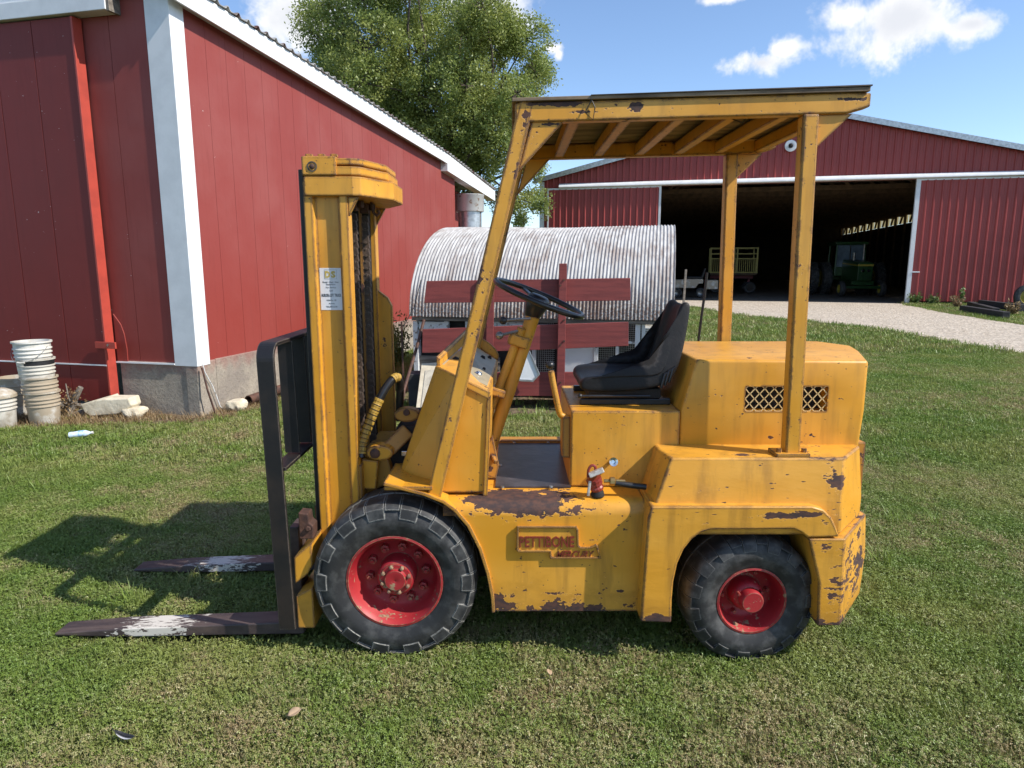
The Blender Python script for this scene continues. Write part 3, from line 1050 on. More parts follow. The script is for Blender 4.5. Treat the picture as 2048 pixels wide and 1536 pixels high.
q.box(0.19, 0.48, -0.20, -0.165, 1.35, 1.40)
q.build('door_handle', P['white'], rd, bevel=0.006, local=True)
q = MB()
q.loft([[(x_, -0.03, 5.30), (x_, -0.26, 5.30), (x_, -0.30, 5.33), (x_, -0.295, 5.37), (x_, -0.255, 5.43), (x_, -0.19, 5.48), (x_, -0.10, 5.515), (x_, -0.03, 5.52)] for x_ in (-15.42, 6.0)])
q.build('track_header', P['white'], smooth=True, **LS)
q = MB()
q.box(XL - 0.10, XL + 0.12, -0.05, 0.06, 0.0, 5.62)
q.build('corner_trim', P['white'], **LS)
for sgn, xe in ((-1, XL - 0.35), (1, XR + 0.35)):
    q = MB()
    za = roofz(xe)
    q.loft([[(xe, -0.32, za - 0.06), (xe, -0.28, za - 0.06), (xe, -0.28, za + 0.17), (xe, -0.32, za + 0.17)],
            [(XP, -0.32, ZP - 0.06), (XP, -0.28, ZP - 0.06), (XP, -0.28, ZP + 0.17), (XP, -0.32, ZP + 0.17)]])
    q.build('rake_trim', P['galv'], **LS)
    q = MB()
    q.loft([[(xe, -0.30, za + 0.10), (xe, DEP, za + 0.10), (xe, DEP, za + 0.14), (xe, -0.30, za + 0.14)],
            [(XP, -0.30, ZP + 0.10), (XP, DEP, ZP + 0.10), (XP, DEP, ZP + 0.14), (XP, -0.30, ZP + 0.14)]])
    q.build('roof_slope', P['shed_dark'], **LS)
q = MB()
q.box(XL - 0.02, XL + 0.03, 0.05, DEP, 0, 5.7)
q.box(XL, XR, DEP - 0.05, DEP, 0, 8.2)
q.box(XR - 0.03, XR + 0.02, 0.05, DEP, 0, 4.75)
q.box(XL + 0.05, -10.75, 0.06, 0.09, 0, 5.28)
q.box(0.25, XR - 0.05, 0.06, 0.09, 0, 5.28)
q.prism([(XL + 0.1, 5.26), (XR - 0.1, 5.26), (XR - 0.1, 5.5), (XP, 8.2), (XL + 0.1, 5.5)], 0.06, 0.09)
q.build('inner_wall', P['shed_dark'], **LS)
# translucent light strip under the right eave
m, nt, b = new_mat('translucent_sheet')
nt.nodes.remove(b)
tr = node(nt, 'ShaderNodeBsdfTranslucent', {'Color': (0.42, 0.38, 0.27, 1)})
nt.links.new(tr.outputs[0], nt.nodes['Material Output'].inputs[0])
P['skylight'] = m
for k in range(19):
    q = MB()
    q.box(XR - 0.01, XR, 0.4 + k * 2.4, 0.4 + k * 2.4 + 2.3, 4.77, 5.60)
    q.build('light_panel', P['skylight'], **LS)
for k in range(20):
    y_ = 0.3 + k * 2.4
    q = MB()
    q.bar((XR - 0.25, y_, 0), (XR - 0.25, y_, 5.5), 0.16, 0.16)
    q.bar((XR - 0.25, y_ + 1.2, 4.75), (XR - 0.25, y_ + 0.45, 5.55), 0.08, 0.12, (1, 0, 0))
    q.build('wall_post', P['shed_wood'], **LS)
    if 0 < k < 18:
        q = MB()
        q.bar((XL + 0.2, y_, 5.30), (XR - 0.2, y_, 5.30), 0.06, 0.22)
        for sg in (-1, 1):
            xe = XL + 0.2 if sg < 0 else XR - 0.2
            q.bar((xe, y_, roofz(xe) - 0.2), (XP, y_, ZP - 0.2), 0.06, 0.20)
            for f_ in (0.25, 0.5, 0.75):
                xm = XP + (xe - XP) * f_
                q.bar((xm, y_, 5.3), (XP + (xe - XP) * max(0, f_ - 0.22), y_, roofz(XP + (xe - XP) * max(0, f_ - 0.22)) - 0.2), 0.05, 0.12)
        q.build('roof_truss', P['shed_wood'], **LS)
q = MB()
fl = [(XL, -0.5), (XR, -0.5), (XR, DEP), (XL, DEP)]
fm = world_matrix(SHED)
q.add([fm @ Vector((a, c, 0.012)) for a, c in [(-10.6, 0.25), (0.0, 0.25), (XR - 0.1, 0.3), (XR - 0.1, DEP), (XL + 0.1, DEP), (XL + 0.1, 0.3)]], [(0, 1, 2, 3, 4, 5)])
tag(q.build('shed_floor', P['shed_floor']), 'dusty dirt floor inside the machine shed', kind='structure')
# round lamp on the gable
yl = empty('flood_lamp', (0, 0, 0))
yl.location = world_matrix(SHED) @ Vector((-5.12, -0.02, 6.84))
yl.rotation_euler = SHED.rotation_euler
tag(yl, 'round white yard lamp on the gable of the machine shed', 'lamp')
q = MB()
q.lathe([(0, -0.12), (0.07, -0.14), (0.22, -0.16), (0.25, -0.15), (0.22, -0.09), (0.09, 0.0), (0, 0.0)], (0, 0, 0), (0, 1, 0), 28)
q.build('reflector', P['white'], yl, smooth=True, local=True)
q = MB()
q.ball((0, -0.17, 0.0), 0.10)
q.build('bulb_socket', P['dark'], yl, smooth=True, local=True)

# ---- tractor in the shed
P['green'] = plain('tractor_green', (0.016, 0.060, 0.014), (0.011, 0.042, 0.011), rough=0.35)
P['tyellow'] = plain('tractor_yellow', (0.36, 0.29, 0.035), (0.28, 0.215, 0.03), rough=0.45)
P['glass'] = plain('cab_glass', (0.10, 0.13, 0.16), (0.16, 0.22, 0.28), rough=0.05, scale=1.0, spec=1.0)
TR = empty('tractor', tuple(world_matrix(SHED) @ Vector((-0.35, 6.0, 0.012))), -R(14) + R(6))
tag(TR, 'green farm tractor with yellow stripe parked nose-out in the shed', 'tractor')
LT = dict(parent=TR, local=True)
q = MB()
q.loft([[(-0.36, -0.35, 0.85), (0.36, -0.35, 0.85), (0.36, -0.35, 1.70), (0.30, -0.35, 1.80), (-0.30, -0.35, 1.80), (-0.36, -0.35, 1.70)],
        [(-0.42, 2.0, 0.85), (0.42, 2.0, 0.85), (0.42, 2.0, 1.86), (0.36, 2.0, 1.95), (-0.36, 2.0, 1.95), (-0.42, 2.0, 1.86)]])
q.build('hood', P['green'], bevel=0.02, **LT)
q = MB()
q.box(-0.38, 0.38, -0.38, -0.352, 1.60, 1.69)
for sg in (-1, 1):
    q.loft([[(sg * 0.372, -0.35, 1.60), (sg * 0.378, -0.35, 1.60), (sg * 0.378, -0.35, 1.66), (sg * 0.372, -0.35, 1.66)], [(sg * 0.43, 1.9, 1.72), (sg * 0.436, 1.9, 1.72), (sg * 0.436, 1.9, 1.78), (sg * 0.43, 1.9, 1.78)]])
q.build('stripe', P['tyellow'], **LT)
q = MB()
for k in range(9):
    q.box(-0.30 + k * 0.07, -0.27 + k * 0.07, -0.385, -0.352, 0.88, 1.20)
q.build('grille', P['green'], **LT)
for sg in (-1, 1):
    q = MB()
    q.lathe([(0, -0.03), (0.075, -0.025), (0.085, 0.0), (0, 0.0)], (sg * 0.14, -0.385, 1.36), (0, 1, 0), 16)
    q.build('headlight', P['chrome'], smooth=True, **LT)
q = MB()
q.box(-0.55, 0.55, -0.15, 0.15, 0.62, 0.84)
q.box(-0.25, 0.25, 0.2, 3.8, 0.55, 0.9)
q.bar((-0.95, 0.0, 0.50), (0.95, 0.0, 0.50), 0.14, 0.14)
q.bar((-0.92, 2.9, 0.92), (0.92, 2.9, 0.92), 0.2, 0.2)
q.build('chassis', P['green'], bevel=0.01, **LT)


def farm_wheel(parent, c, r, w, rimr, lug, rim='tyellow', ax=(1, 0, 0)):
    wh = empty('wheel', c)
    wh.parent = parent
    q = MB()
    q.lathe([(rimr, -w / 2), (rimr + (r - rimr) * 0.5, -w / 2 - 0.02), (r - 0.05, -w / 2 + 0.02), (r - 0.02, -w * 0.25), (r - 0.02, w * 0.25), (r - 0.05, w / 2 - 0.02), (rimr + (r - rimr) * 0.5, w / 2 + 0.02), (rimr, w / 2)], (0, 0, 0), ax, 40, closed=True)
    A_ = Vector(ax)
    n = int(2 * math.pi * r / lug)
    for k in range(n):
        for sd in (-1, 1):
            t0 = 2 * math.pi * (k + (0.5 if sd > 0 else 0)) / n
            def P3(t, h_, off):
                return Vector((0, math.cos(t), math.sin(t))) * h_ + A_ * off
            if r > 0.7:
                p0, p1 = P3(t0, r, sd * w * 0.47), P3(t0 - 0.30, r, sd * 0.01)
                q.bar(p0, p1, 0.05, 0.06, P3(t0, 1, 0))
    q.build('tyre', P['tyre_old'], wh, smooth=False, local=True)
    q = MB()
    q.lathe([(0, -w * 0.18), (rimr * 0.4, -w * 0.18), (rimr * 0.75, -w * 0.3), (rimr, -w / 2), (rimr, w / 2), (rimr * 0.7, w * 0.3), (0, w * 0.1)], (0, 0, 0), ax, 32)
    q.build('rim', P[rim], wh, smooth=True, local=True)
    return wh


for sg in (-1, 1):
    farm_wheel(TR, (sg * 1.0, 0.0, 0.42), 0.42, 0.26, 0.22, 0.2)
    farm_wheel(TR, (sg * 1.05, 2.95, 0.90), 0.90, 0.46, 0.50, 0.30)
    farm_wheel(TR, (sg * 1.75, 2.95, 0.90), 0.90, 0.46, 0.50, 0.30)
cab = MB()
for sx in (-0.78, 0.78):
    cab.bar((sx, 2.0, 1.2), (sx * 0.92, 2.1, 2.75), 0.09, 0.09)
    cab.bar((sx, 3.3, 1.4), (sx * 0.92, 3.3, 2.75), 0.09, 0.09)
cab.box(-0.85, 0.85, 1.95, 3.5, 2.75, 2.92)
cab.box(-0.80, 0.80, 2.0, 3.4, 1.05, 1.55)
cab.build('cab_frame', P['green'], bevel=0.03, **LT)
for (a, b_) in ((-0.72, -0.05), (0.0, 0.72)):
    q = MB()
    q.loft([[(a, 2.02, 1.56), (b_, 2.02, 1.56), (b_, 2.04, 1.56), (a, 2.04, 1.56)], [(a * 0.93, 2.10, 2.74), (b_ * 0.93, 2.10, 2.74), (b_ * 0.93, 2.12, 2.74), (a * 0.93, 2.12, 2.74)]])
    q.build('windscreen', P['glass'], **LT)
q = MB()
q.tube([(0.28, 0.9, 1.9), (0.28, 0.9, 2.75)], 0.045, 10)
q.tube([(-0.30, 0.6, 1.9), (-0.30, 0.6, 2.3)], 0.07, 10)
q.build('exhaust_stack', P['steel'], smooth=True, **LT)

# ---- yellow hay wagon in the shed
WG = empty('hay_wagon', tuple(world_matrix(SHED) @ Vector((-6.6, 9.6, 0.012))), -R(14))
tag(WG, 'yellow barred wagon on dark red running gear inside the shed', 'wagon')
q = MB()
q.box(-1.35, 1.25, -1.1, 1.1, 1.08, 1.18)
q.build('deck', P['shed_wood'], parent=WG, local=True)
for z in (1.22, 2.02, 2.30, 2.62):
    q = MB()
    q.bar((-1.35, -1.1, z), (1.25, -1.1, z), 0.05, 0.05)
    q.bar((1.25, -1.1, z), (1.25, 1.1, z), 0.05, 0.05)
    q.bar((-1.35, 1.1, z), (1.25, 1.1, z), 0.05, 0.05)
    q.build('rail', P['tyellow'], parent=WG, local=True)
for x in (-1.35, 0.12, 1.22):
    for y in (-1.1, 1.1):
        q = MB()
        q.bar((x, y, 1.2), (x, y, 2.65), 0.08, 0.06)
        q.build('stake', P['tyellow'], parent=WG, local=True)
bar_me = MB().bar((0, 0, 1.22), (0, 0, 2.02), 0.03, 0.03).mesh('upright_bar')
for k in range(23):
    link('upright_bar', bar_me, P['tyellow'], WG, loc=(-1.27 + k * 0.11, -1.1, 0), local=True)
for k in range(18):
    link('upright_bar', bar_me, P['tyellow'], WG, loc=(1.25, -1.0 + k * 0.12, 0), local=True)
q = MB()
q.bar((-1.3, -0.4, 0.95), (1.1, -0.4, 0.95), 0.1, 0.16)
q.bar((-1.3, 0.4, 0.95), (1.1, 0.4, 0.95), 0.1, 0.16)
q.bar((0.9, -0.9, 0.5), (0.9, 0.9, 0.5), 0.1, 0.1)
q.bar((-1.0, -0.9, 0.5), (-1.0, 0.9, 0.5), 0.1, 0.1)
for xx in (0.9, -1.0):
    q.bar((xx, 0, 0.5), (xx, 0, 0.95), 0.12, 0.3)
q.bar((0.0, -1.0, 0.72), (-0.5, -1.9, 0.35), 0.08, 0.08)
q.build('running_gear', plain('gear_red', (0.16, 0.02, 0.03), rough=0.6), parent=WG, local=True)
for (x, y) in ((0.9, -0.95), (0.9, 0.95), (-1.0, -0.95), (-1.0, 0.95)):
    farm_wheel(WG, (x, y, 0.36), 0.36, 0.2, 0.2, 0.2, 'shed_dark', (0, 1, 0))

# ---- small white utility cart at the left of the doorway
CT = empty('utility_cart', tuple(world_matrix(SHED) @ Vector((-9.1, 3.2, 0.012))), -R(14))
tag(CT, 'low white utility cart in the shed doorway behind the hut', 'cart')
q = MB()
q.prism([(-1.0, 0.50), (0.25, 0.50), (0.40, 0.72), (0.62, 0.74), (0.62, 0.95), (-0.2, 0.95), (-0.45, 0.92), (-1.0, 0.90)], -0.55, 0.55)
q.build('body_panel', P['bucket_mud'], bevel=0.03, parent=CT, local=True)
q = MB()
q.prism([(0.70, 0.45), (1.35, 0.45), (1.35, 0.90), (0.70, 0.90)], -0.55, 0.55)
q.build('cargo_box', P['bucket_mud'], bevel=0.03, parent=CT, local=True)
for x in (-0.65, 0.52):
    for y in (-0.5, 0.5):
        farm_wheel(CT, (x, y, 0.26), 0.26, 0.16, 0.13, 0.2, 'steel', (0, 1, 0))
q = MB()
q.box(-0.2, 0.6, -0.5, 0.5, 0.95, 1.08)
q.prism([(0.48, 1.0), (0.62, 1.0), (0.75, 1.5), (0.65, 1.5)], -0.5, 0.5)
q.build('seat', P['vinyl'], bevel=0.03, parent=CT, local=True)

# ---- post, timbers, implement wheel
q = MB()
c = G(1367, 606)
q.bar((c.x, c.y, -0.1), (c.x + 0.04, c.y, 1.48), 0.09, 0.09)
c = T(1367, 606, 26.0)
tag(q.build('fence_post', P['wood_grey'], bevel=0.01), 'bare wooden post standing in front of the shed doorway', 'post')

ties = [((1925, 618, 0.10), (2012, 632, 0.10), 0.26, 'front black timber lying along the gravel edge'),
        ((1962, 606, 0.22), (2044, 616, 0.20), 0.24, 'rear black timber lying against the shed wall'),
        ((1940, 608, 0.12), (1992, 622, 0.10), 0.20, 'short middle black timber between the front and rear ones')]
for (a, b_, h_, lab) in ties:
    p0, p1 = G(*a), G(*b_)
    q = MB()
    q.bar(p0, p1, 0.22, h_)
    tag(q.build('timber', P['wood_tie'], bevel=0.015), lab, 'timber', 'black timbers by the shed')
ic = G(2052, 618)
WI = empty('implement_wheel', (ic.x, ic.y, 0.48), -R(14))
tag(WI, 'black tyred yellow implement wheel at the right picture edge', 'wheel')
q = MB()
q.lathe([(0.28, -0.09), (0.38, -0.11), (0.46, -0.08), (0.475, 0), (0.46, 0.08), (0.38, 0.11), (0.28, 0.09)], (0, 0, 0), (0, 1, 0), 36, closed=True)
q.build('tyre', P['tyre_old'], WI, smooth=True, local=True)
q = MB()
q.lathe([(0, -0.07), (0.08, -0.07), (0.10, 0.0), (0.22, 0.02), (0.28, -0.09), (0.28, 0.09), (0, 0.05)], (0, 0, 0), (0, 1, 0), 30)
q.build('rim', P['tyellow'], WI, smooth=True, local=True)

# ------------------------------------------------------------------ hut with the corrugated round roof
def corr_mat():
    m, nt, b = new_mat('rusty_whitewashed_iron')
    p = pos(nt)
    st = node(nt, 'ShaderNodeMapping', {'Vector': p, 'Scale': (5.0, 0.7, 0.7)}).outputs[0]
    n1, n2, n3 = noise_tex(nt, p, 1.4, 6, 0.65), noise_tex(nt, st, 4.0, 6, 0.7), noise_tex(nt, p, 38.0, 5, 0.65)
    c = mix(nt, mapr(nt, n2, 0.35, 0.7), (0.47, 0.465, 0.455), (0.30, 0.29, 0.28))
    r1 = mapr(nt, M_(nt, 'ADD', M_(nt, 'MULTIPLY', n1, 0.7), M_(nt, 'MULTIPLY', n2, 0.3)), 0.47, 0.66)
    c = mix(nt, M_(nt, 'MULTIPLY', r1, 0.75), c, (0.21, 0.15, 0.125))
    se = node(nt, 'ShaderNodeSeparateXYZ', {0: p})
    low = mapr(nt, M_(nt, 'ADD', se.outputs[2], M_(nt, 'MULTIPLY', n3, 0.3)), 1.70, 1.25)
    c = mix(nt, M_(nt, 'MULTIPLY', low, mapr(nt, n3, 0.40, 0.58)), c, (0.20, 0.13, 0.10))
    c = mix(nt, mapr(nt, n3, 0.62, 0.70, 0, 0.8), c, (0.10, 0.07, 0.055))
    nt.links.new(c, b.inputs['Base Color'])
    b.inputs['Roughness'].default_value = 0.72
    b.inputs['Specular IOR Level'].default_value = 0.3
    return m


P['corr'] = corr_mat()
HUT = empty('round_roof_hut', (-1.286, 8.85, 0), -R(12))
tag(HUT, 'low whitewashed hut with curved rusty corrugated iron roof', 'hut')
LH = dict(parent=HUT, local=True)
HL, HW, HE, HZ = 3.30, 1.85, 1.045, 1.20
edges_ = [-0.04, 0.64, 1.30, 1.97, 2.63, HL]
for i in range(5):
    x0, x1 = edges_[i], edges_[i + 1] + (0.05 if i < 4 else 0)
    n = int((x1 - x0) / 0.0056)
    q = MB()
    cols = 28
    lift = 0.004 * (i % 2)
    v, f = [], []
    for k in range(n + 1):
        xx = x0 + (x1 - x0) * k / n
        cr = 0.0075 * math.sin(2 * math.pi * xx / 0.045)
        for j in range(cols + 1):
            t = math.pi * j / cols
            nz, ny = math.sin(t), -math.cos(t)
            sag = 0.012 * math.sin(xx * 2.1 + 1) + (0.02 if t < 0.15 else 0) * mnoise.noise(Vector((xx * 3, 0, 0)))
            v.append((xx, -0.03 + (HW + 0.03) * (1 - math.cos(t)) + ny * (cr + lift), HE + (HZ + sag) * math.sin(t) + nz * (cr + lift)))
    for k in range(n):
        for j in range(cols):
            a = k * (cols + 1) + j
            f.append((a, a + 1, a + cols + 2, a + cols + 1))
    q.add(v, f)
    o = q.build('roof_sheet', P['corr'], smooth=True, **LH)
q = MB()
for xx in (0.02, HL - 0.06):
    q.prism([(0, 0)] * 0 or [(xx, 0.1), (xx + 0.03, 0.1), (xx + 0.03, HE), (xx, HE)], 0.06, 3.6)
    ring = [(xx, 0.06 + 1.78 * (1 - math.cos(math.pi * j / 20)), HE - 0.02 + 1.14 * math.sin(math.pi * j / 20)) for j in range(21)]
    q.loft([ring, [(a + 0.03, b_, c_) for a, b_, c_ in ring]])
q.build('end_wall', P['white_old'], **LH)
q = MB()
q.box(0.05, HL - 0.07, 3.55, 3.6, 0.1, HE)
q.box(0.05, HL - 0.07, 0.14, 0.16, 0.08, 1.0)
q.build('dark_backing', P['dark'], **LH)  # front sheet stands in for the shade inside the hut
q = MB()
q.box(-0.02, HL - 0.01, 0.0, 0.05, HE - 0.055, HE - 0.008)
q.build('eave_board', P['wood_grey'], bevel=0.004, **LH)
P['clap'] = plain('flaking_clapboard', (0.60, 0.59, 0.56), (0.26, 0.225, 0.185), rough=0.8, scale=5, lo=0.46, hi=0.56, stretch=(0.6, 2, 5), bmp=0.3)


def hutx(px, py=680):
    return lochit(px, py, HUT, y=0.08).x


def hutz(py, px=1024):
    return lochit(px, py, HUT, y=0.08).z


# clapboards: right bay and the low left bay
for (xa, xb, za, zb) in ((hutx(1288), HL - 0.07, 0.12, 0.98), (0.05, hutx(1000), 0.10, hutz(712, 880))):
    z = za
    while z < zb - 0.02:
        q = MB()
        z1 = min(z + 0.088, zb)
        q.loft([[(xa, 0.062, z), (xb, 0.062, z + random.uniform(-0.006, 0.006)), (xb, 0.085, z), (xa, 0.085, z)], [(xa, 0.082, z1), (xb, 0.082, z1), (xb, 0.095, z1), (xa, 0.095, z1)]])
        q.build('clapboard', P['clap'] if xa > 1 else P['wood_grey'], **LH)
        z += 0.090


def hutbox(name, pxa, pxb, pya, pyb, y0, y1, mat):
    q = MB()
    pm = (pxa + pxb) / 2
    q.box(hutx(pxa), hutx(pxb), y0, y1, hutz(pyb, pm), hutz(pya, pm))
    return q.build(name, P[mat], bevel=0.003, **LH)


hutbox('corner_post', 829, 838, 642, 800, 0.03, 0.10, 'white_old')
hutbox('window_board', 840, 892, 643, 658, 0.05, 0.09, 'white_old')
hutbox('window_post', 890, 899, 642, 710, 0.045, 0.10, 'white_old')
hutbox('window_post', 932, 942, 642, 710, 0.045, 0.10, 'white_old')
hutbox('wall_panel', 985, 1046, 642, 662, 0.06, 0.10, 'white_old')
hutbox('wall_panel', 1122, 1192, 640, 752, 0.06, 0.10, 'white')
hutbox('wall_post', 1189, 1197, 640, 760, 0.04, 0.11, 'white_old')
hutbox('wall_post', 1232, 1238, 690, 760, 0.04, 0.11, 'white_old')
hutbox('wall_post', 1270, 1280, 640, 770, 0.04, 0.11, 'white')
hutbox('wall_post', 1283, 1290, 640, 770, 0.05, 0.11, 'white_old')
hutbox('wall_panel', 1196, 1232, 640, 664, 0.07, 0.10, 'wood_grey')
hutbox('wall_rail', 1240, 1270, 682, 687, 0.05, 0.10, 'white_old')
hutbox('wall_post', 1065, 1072, 640, 760, 0.05, 0.10, 'white_old')


def wiremesh(pxa, pxb, pya, pyb, sp=0.026):
    xa, xb = hutx(pxa), hutx(pxb)
    za, zb = hutz(pyb, (pxa + pxb) / 2), hutz(pya, (pxa + pxb) / 2)
    q = MB()
    x = xa
    while x < xb:
        q.bar((x, 0.055, za), (x, 0.055, zb), 0.0034, 0.0034)
        x += sp
    z = za
    while z < zb:
        q.bar((xa, 0.058, z), (xb, 0.058, z), 0.0034, 0.0034)
        z += sp
    o = q.build('wire_mesh', P['galv'], **LH)
    o['kind'] = 'stuff'


wiremesh(1046, 1110, 642, 750)
wiremesh(1198, 1270, 642, 745)
wiremesh(1272, 1288, 642, 745, 0.02)

# galvanised vent stack behind the hut
vb = T(940, 465, 17.0)
VS = empty('vent_stack', (vb.x, 17.0, 0))
tag(VS, 'galvanised round vent stack with wide collar behind the hut', 'vent')
q = MB()
q.lathe([(0.0, 0.0), (0.285, 0.0), (0.285, 3.06), (0.0, 3.06)], (0, 0, 0), (0, 0, 1), 28)
q.build('pipe', P['galv'], VS, smooth=True, local=True)
q = MB()
q.lathe([(0.340, 2.96), (0.346, 2.98), (0.346, 3.33), (0.354, 3.34), (0.354, 3.365), (0.33, 3.365), (0.33, 2.96)], (0, 0, 0), (0, 0, 1), 28, closed=True)
q.build('collar', plain('rust_flecked_galvanised', (0.55, 0.55, 0.54), (0.27, 0.15, 0.09), rough=0.45, scale=9, metal=0.4, lo=0.58, hi=0.68), VS, smooth=True, local=True)

# ------------------------------------------------------------------ red stake rack in front of the hut
RK = empty('stake_rack', (0.15, 7.95, 0))
tag(RK, 'barn-red wooden wagon rack of planks and stakes before the hut', 'wagon rack')


def plank(pts, y0, y1, name='plank', mat='plank_red', bv=0.004):
    q = MB()
    q.prism(XZ(pts, y0), y0, y1)
    return q.build(name, P[mat], RK, bevel=bv)


plank([(853, 562), (1261, 556), (1261, 601), (1060, 604), (848, 606)], 7.92, 7.96)
plank([(845, 659), (1050, 651), (1257, 644), (1257, 692), (1050, 701), (844, 706)], 7.92, 7.96)
plank([(849, 746), (1250, 744), (1250, 792), (849, 792)], 7.92, 7.96)
plank([(1119, 527), (1134, 527), (1128, 830), (1112, 830)], 7.84, 7.915, 'stake')
plank([(975, 540), (989, 540), (984, 830), (969, 830)], 7.84, 7.915, 'stake')
q = MB()
q.box(-0.98, 1.30, 7.965, 8.42, 0.20, 0.25)
q.build('bed', P['wood_grey'], RK)
for k in range(6):
    q = MB()
    xx, pz = (1128 if k % 2 == 0 else 1121), (560, 571, 682, 690, 640, 765)[k]
    c = T(xx, pz, 7.838)
    q.lathe([(0, -0.012), (0.012, -0.012), (0.012, 0.0), (0, 0)], c, (0, 1, 0), 6)
    q.build('bolt', P['rust'], RK)
# back of a slow-vehicle triangle
q = MB()
tri = XZ([(1046, 700), (1056, 700), (1076, 748), (1065, 760), (1020, 757), (1018, 748)], 7.80)
q.prism(tri, 7.80, 7.815)
TRG = q.build('triangle_plate', P['white'], bevel=0.003)
tag(TRG, 'white truncated triangle plate hung on the red wagon rack', 'sign')
q = MB()
fl_ = XZ([(1057, 701), (1060, 703), (1080, 749), (1066, 764), (1020, 761), (1020, 757), (1065, 760), (1076, 748)], 7.79)
q.prism(fl_, 7.785, 7.83)
q.build('rim_flange', P['galv'], TRG, bevel=0.002)

# leaning cream door, rods and stakes at the hut's left corner
q = MB()
dl = [T(843, 727, 8.0), T(905, 722, 8.05), T(895, 830, 7.55), T(830, 832, 7.50)]
nrm = (dl[1] - dl[0]).cross(dl[3] - dl[0]).normalized() * 0.03
q.loft([dl, [p + nrm for p in dl]])
P['cream'] = plain('cream_paint', (0.55, 0.49, 0.37), (0.44, 0.38, 0.28), rough=0.6, scale=10)
DR = q.build('old_door', P['cream'], bevel=0.004)
tag(DR, 'cream painted panel door leaning against the hut', 'door')
q = MB()
cen = sum(dl, Vector()) / 4
inn = [cen + (p - cen) * 0.70 - nrm * 0.15 for p in dl]
q.loft([inn, [p - nrm * 0.2 for p in inn]])
q.build('door_panel', plain('door_panel_paint', (0.46, 0.42, 0.34), rough=0.6), DR, bevel=0.004)
q = MB()
q.tube([T(848, 640, 8.3), T(835, 690, 8.1), T(808, 780, 7.6), T(805, 800, 7.5)], 0.018, 8)
tag(q.build('rusty_bar', P['rust'], smooth=True), 'rusty iron bar leaning on the hut corner', 'bar')
q = MB()
q.bar(T(803, 643, 8.2), T(807, 765, 8.2), 0.02, 0.02)
tag(q.build('steel_stake', P['rust']), 'thin upright rusty stake in weeds left of the hut', 'stake')
q = MB()
c = T(833, 775, 8.0)
q.box(c.x - 0.10, c.x + 0.06, 8.0, 8.3, 0.0, c.z + 0.16)
tag(q.build('concrete_block', plain('dark_block', (0.05, 0.048, 0.047), (0.03, 0.03, 0.03), rough=0.9), bevel=0.01), 'dark block standing under the hut corner', 'block')
q = MB()
q.tube([T(842, 560, 8.7), T(828, 615, 8.6), T(806, 655, 8.4)], 0.006, 6)
tag(q.build('guy_wire', P['wire']), 'thin dark wire slanting from the hut roof edge', 'wire')
# ------------------------------------------------------------------ the forklift
FK = empty('forklift', (0.25, 3.25, 0))
tag(FK, 'old yellow forklift with red wheels and plywood-topped overhead guard', 'forklift')
YC = 3.25                       # centre line of the truck


def mir(y):
    return 2 * YC - y


def fb(mb, name, mat='yellow', bevel=0.004, segs=2, smooth=False, parent=None, ang=35):
    return mb.build(name, P[mat], parent or FK, smooth=smooth, bevel=bevel, segs=segs, ang=ang)


# --- side body with the step: front wheel arch on its left
arch = [(986, 1222), (984, 1190), (975, 1145), (959, 1095), (936, 1050), (910, 1020), (888, 1003)]
side = XZ([(1278, 1222)] + arch, 2.74)
zt = 0.722
xr_top = T(1292, 990, 2.74).x
poly = side[:]
poly += [(side[-1][0] - 0.005, zt), (xr_top, zt)]
rad_s = 0.062
q = MB()
rings = []
for k in range(9):
    a = math.pi / 2 * k / 8
    d_, top_ = rad_s * (1 - math.cos(a)), zt - rad_s + rad_s * math.sin(a)
    rings.append([(x, 2.74 + d_, min(z, top_)) for x, z in poly])
rings.append([(x, mir(2.74), z) for x, z in poly])
q.loft(rings)
me = q.mesh('step_body', True)
link('step_body', me, P['yellow_step'], FK, smooth=True)
# fender lip running over the front tyre
lip = [(768, 966), (800, 974), (850, 987), (888, 1002), (911, 1019), (937, 1049), (960, 1094), (976, 1144), (985, 1190), (987, 1222)]
pts = XZ(lip, 2.745)
q = MB()
rings = []
for i, (x, z) in enumerate(pts):
    a, b_ = pts[max(i - 1, 0)], pts[min(i + 1, len(pts) - 1)]
    t = Vector((b_[0] - a[0], b_[1] - a[1])).normalized()
    n_ = Vector((-t.y, t.x)) * 0.007
    rings.append([(x - n_.x, 2.728, z - n_.y), (x + n_.x, 2.728, z + n_.y), (x + n_.x, 3.02, z + n_.y), (x - n_.x, 3.02, z - n_.y)])
q.loft(rings)
fb(q, 'front_fender', bevel=0.003)
q = MB()
fz = T(800, 974, 2.745).z
q.plan([(T(768, 966, 2.745).x, 2.735), (T(865, 985, 2.745).x, 2.735), (T(865, 985, 2.745).x, 3.76), (T(768, 966, 2.745).x, 3.76)], fz - 0.012, fz + 0.004)
fb(q, 'fender_top', bevel=0.003)

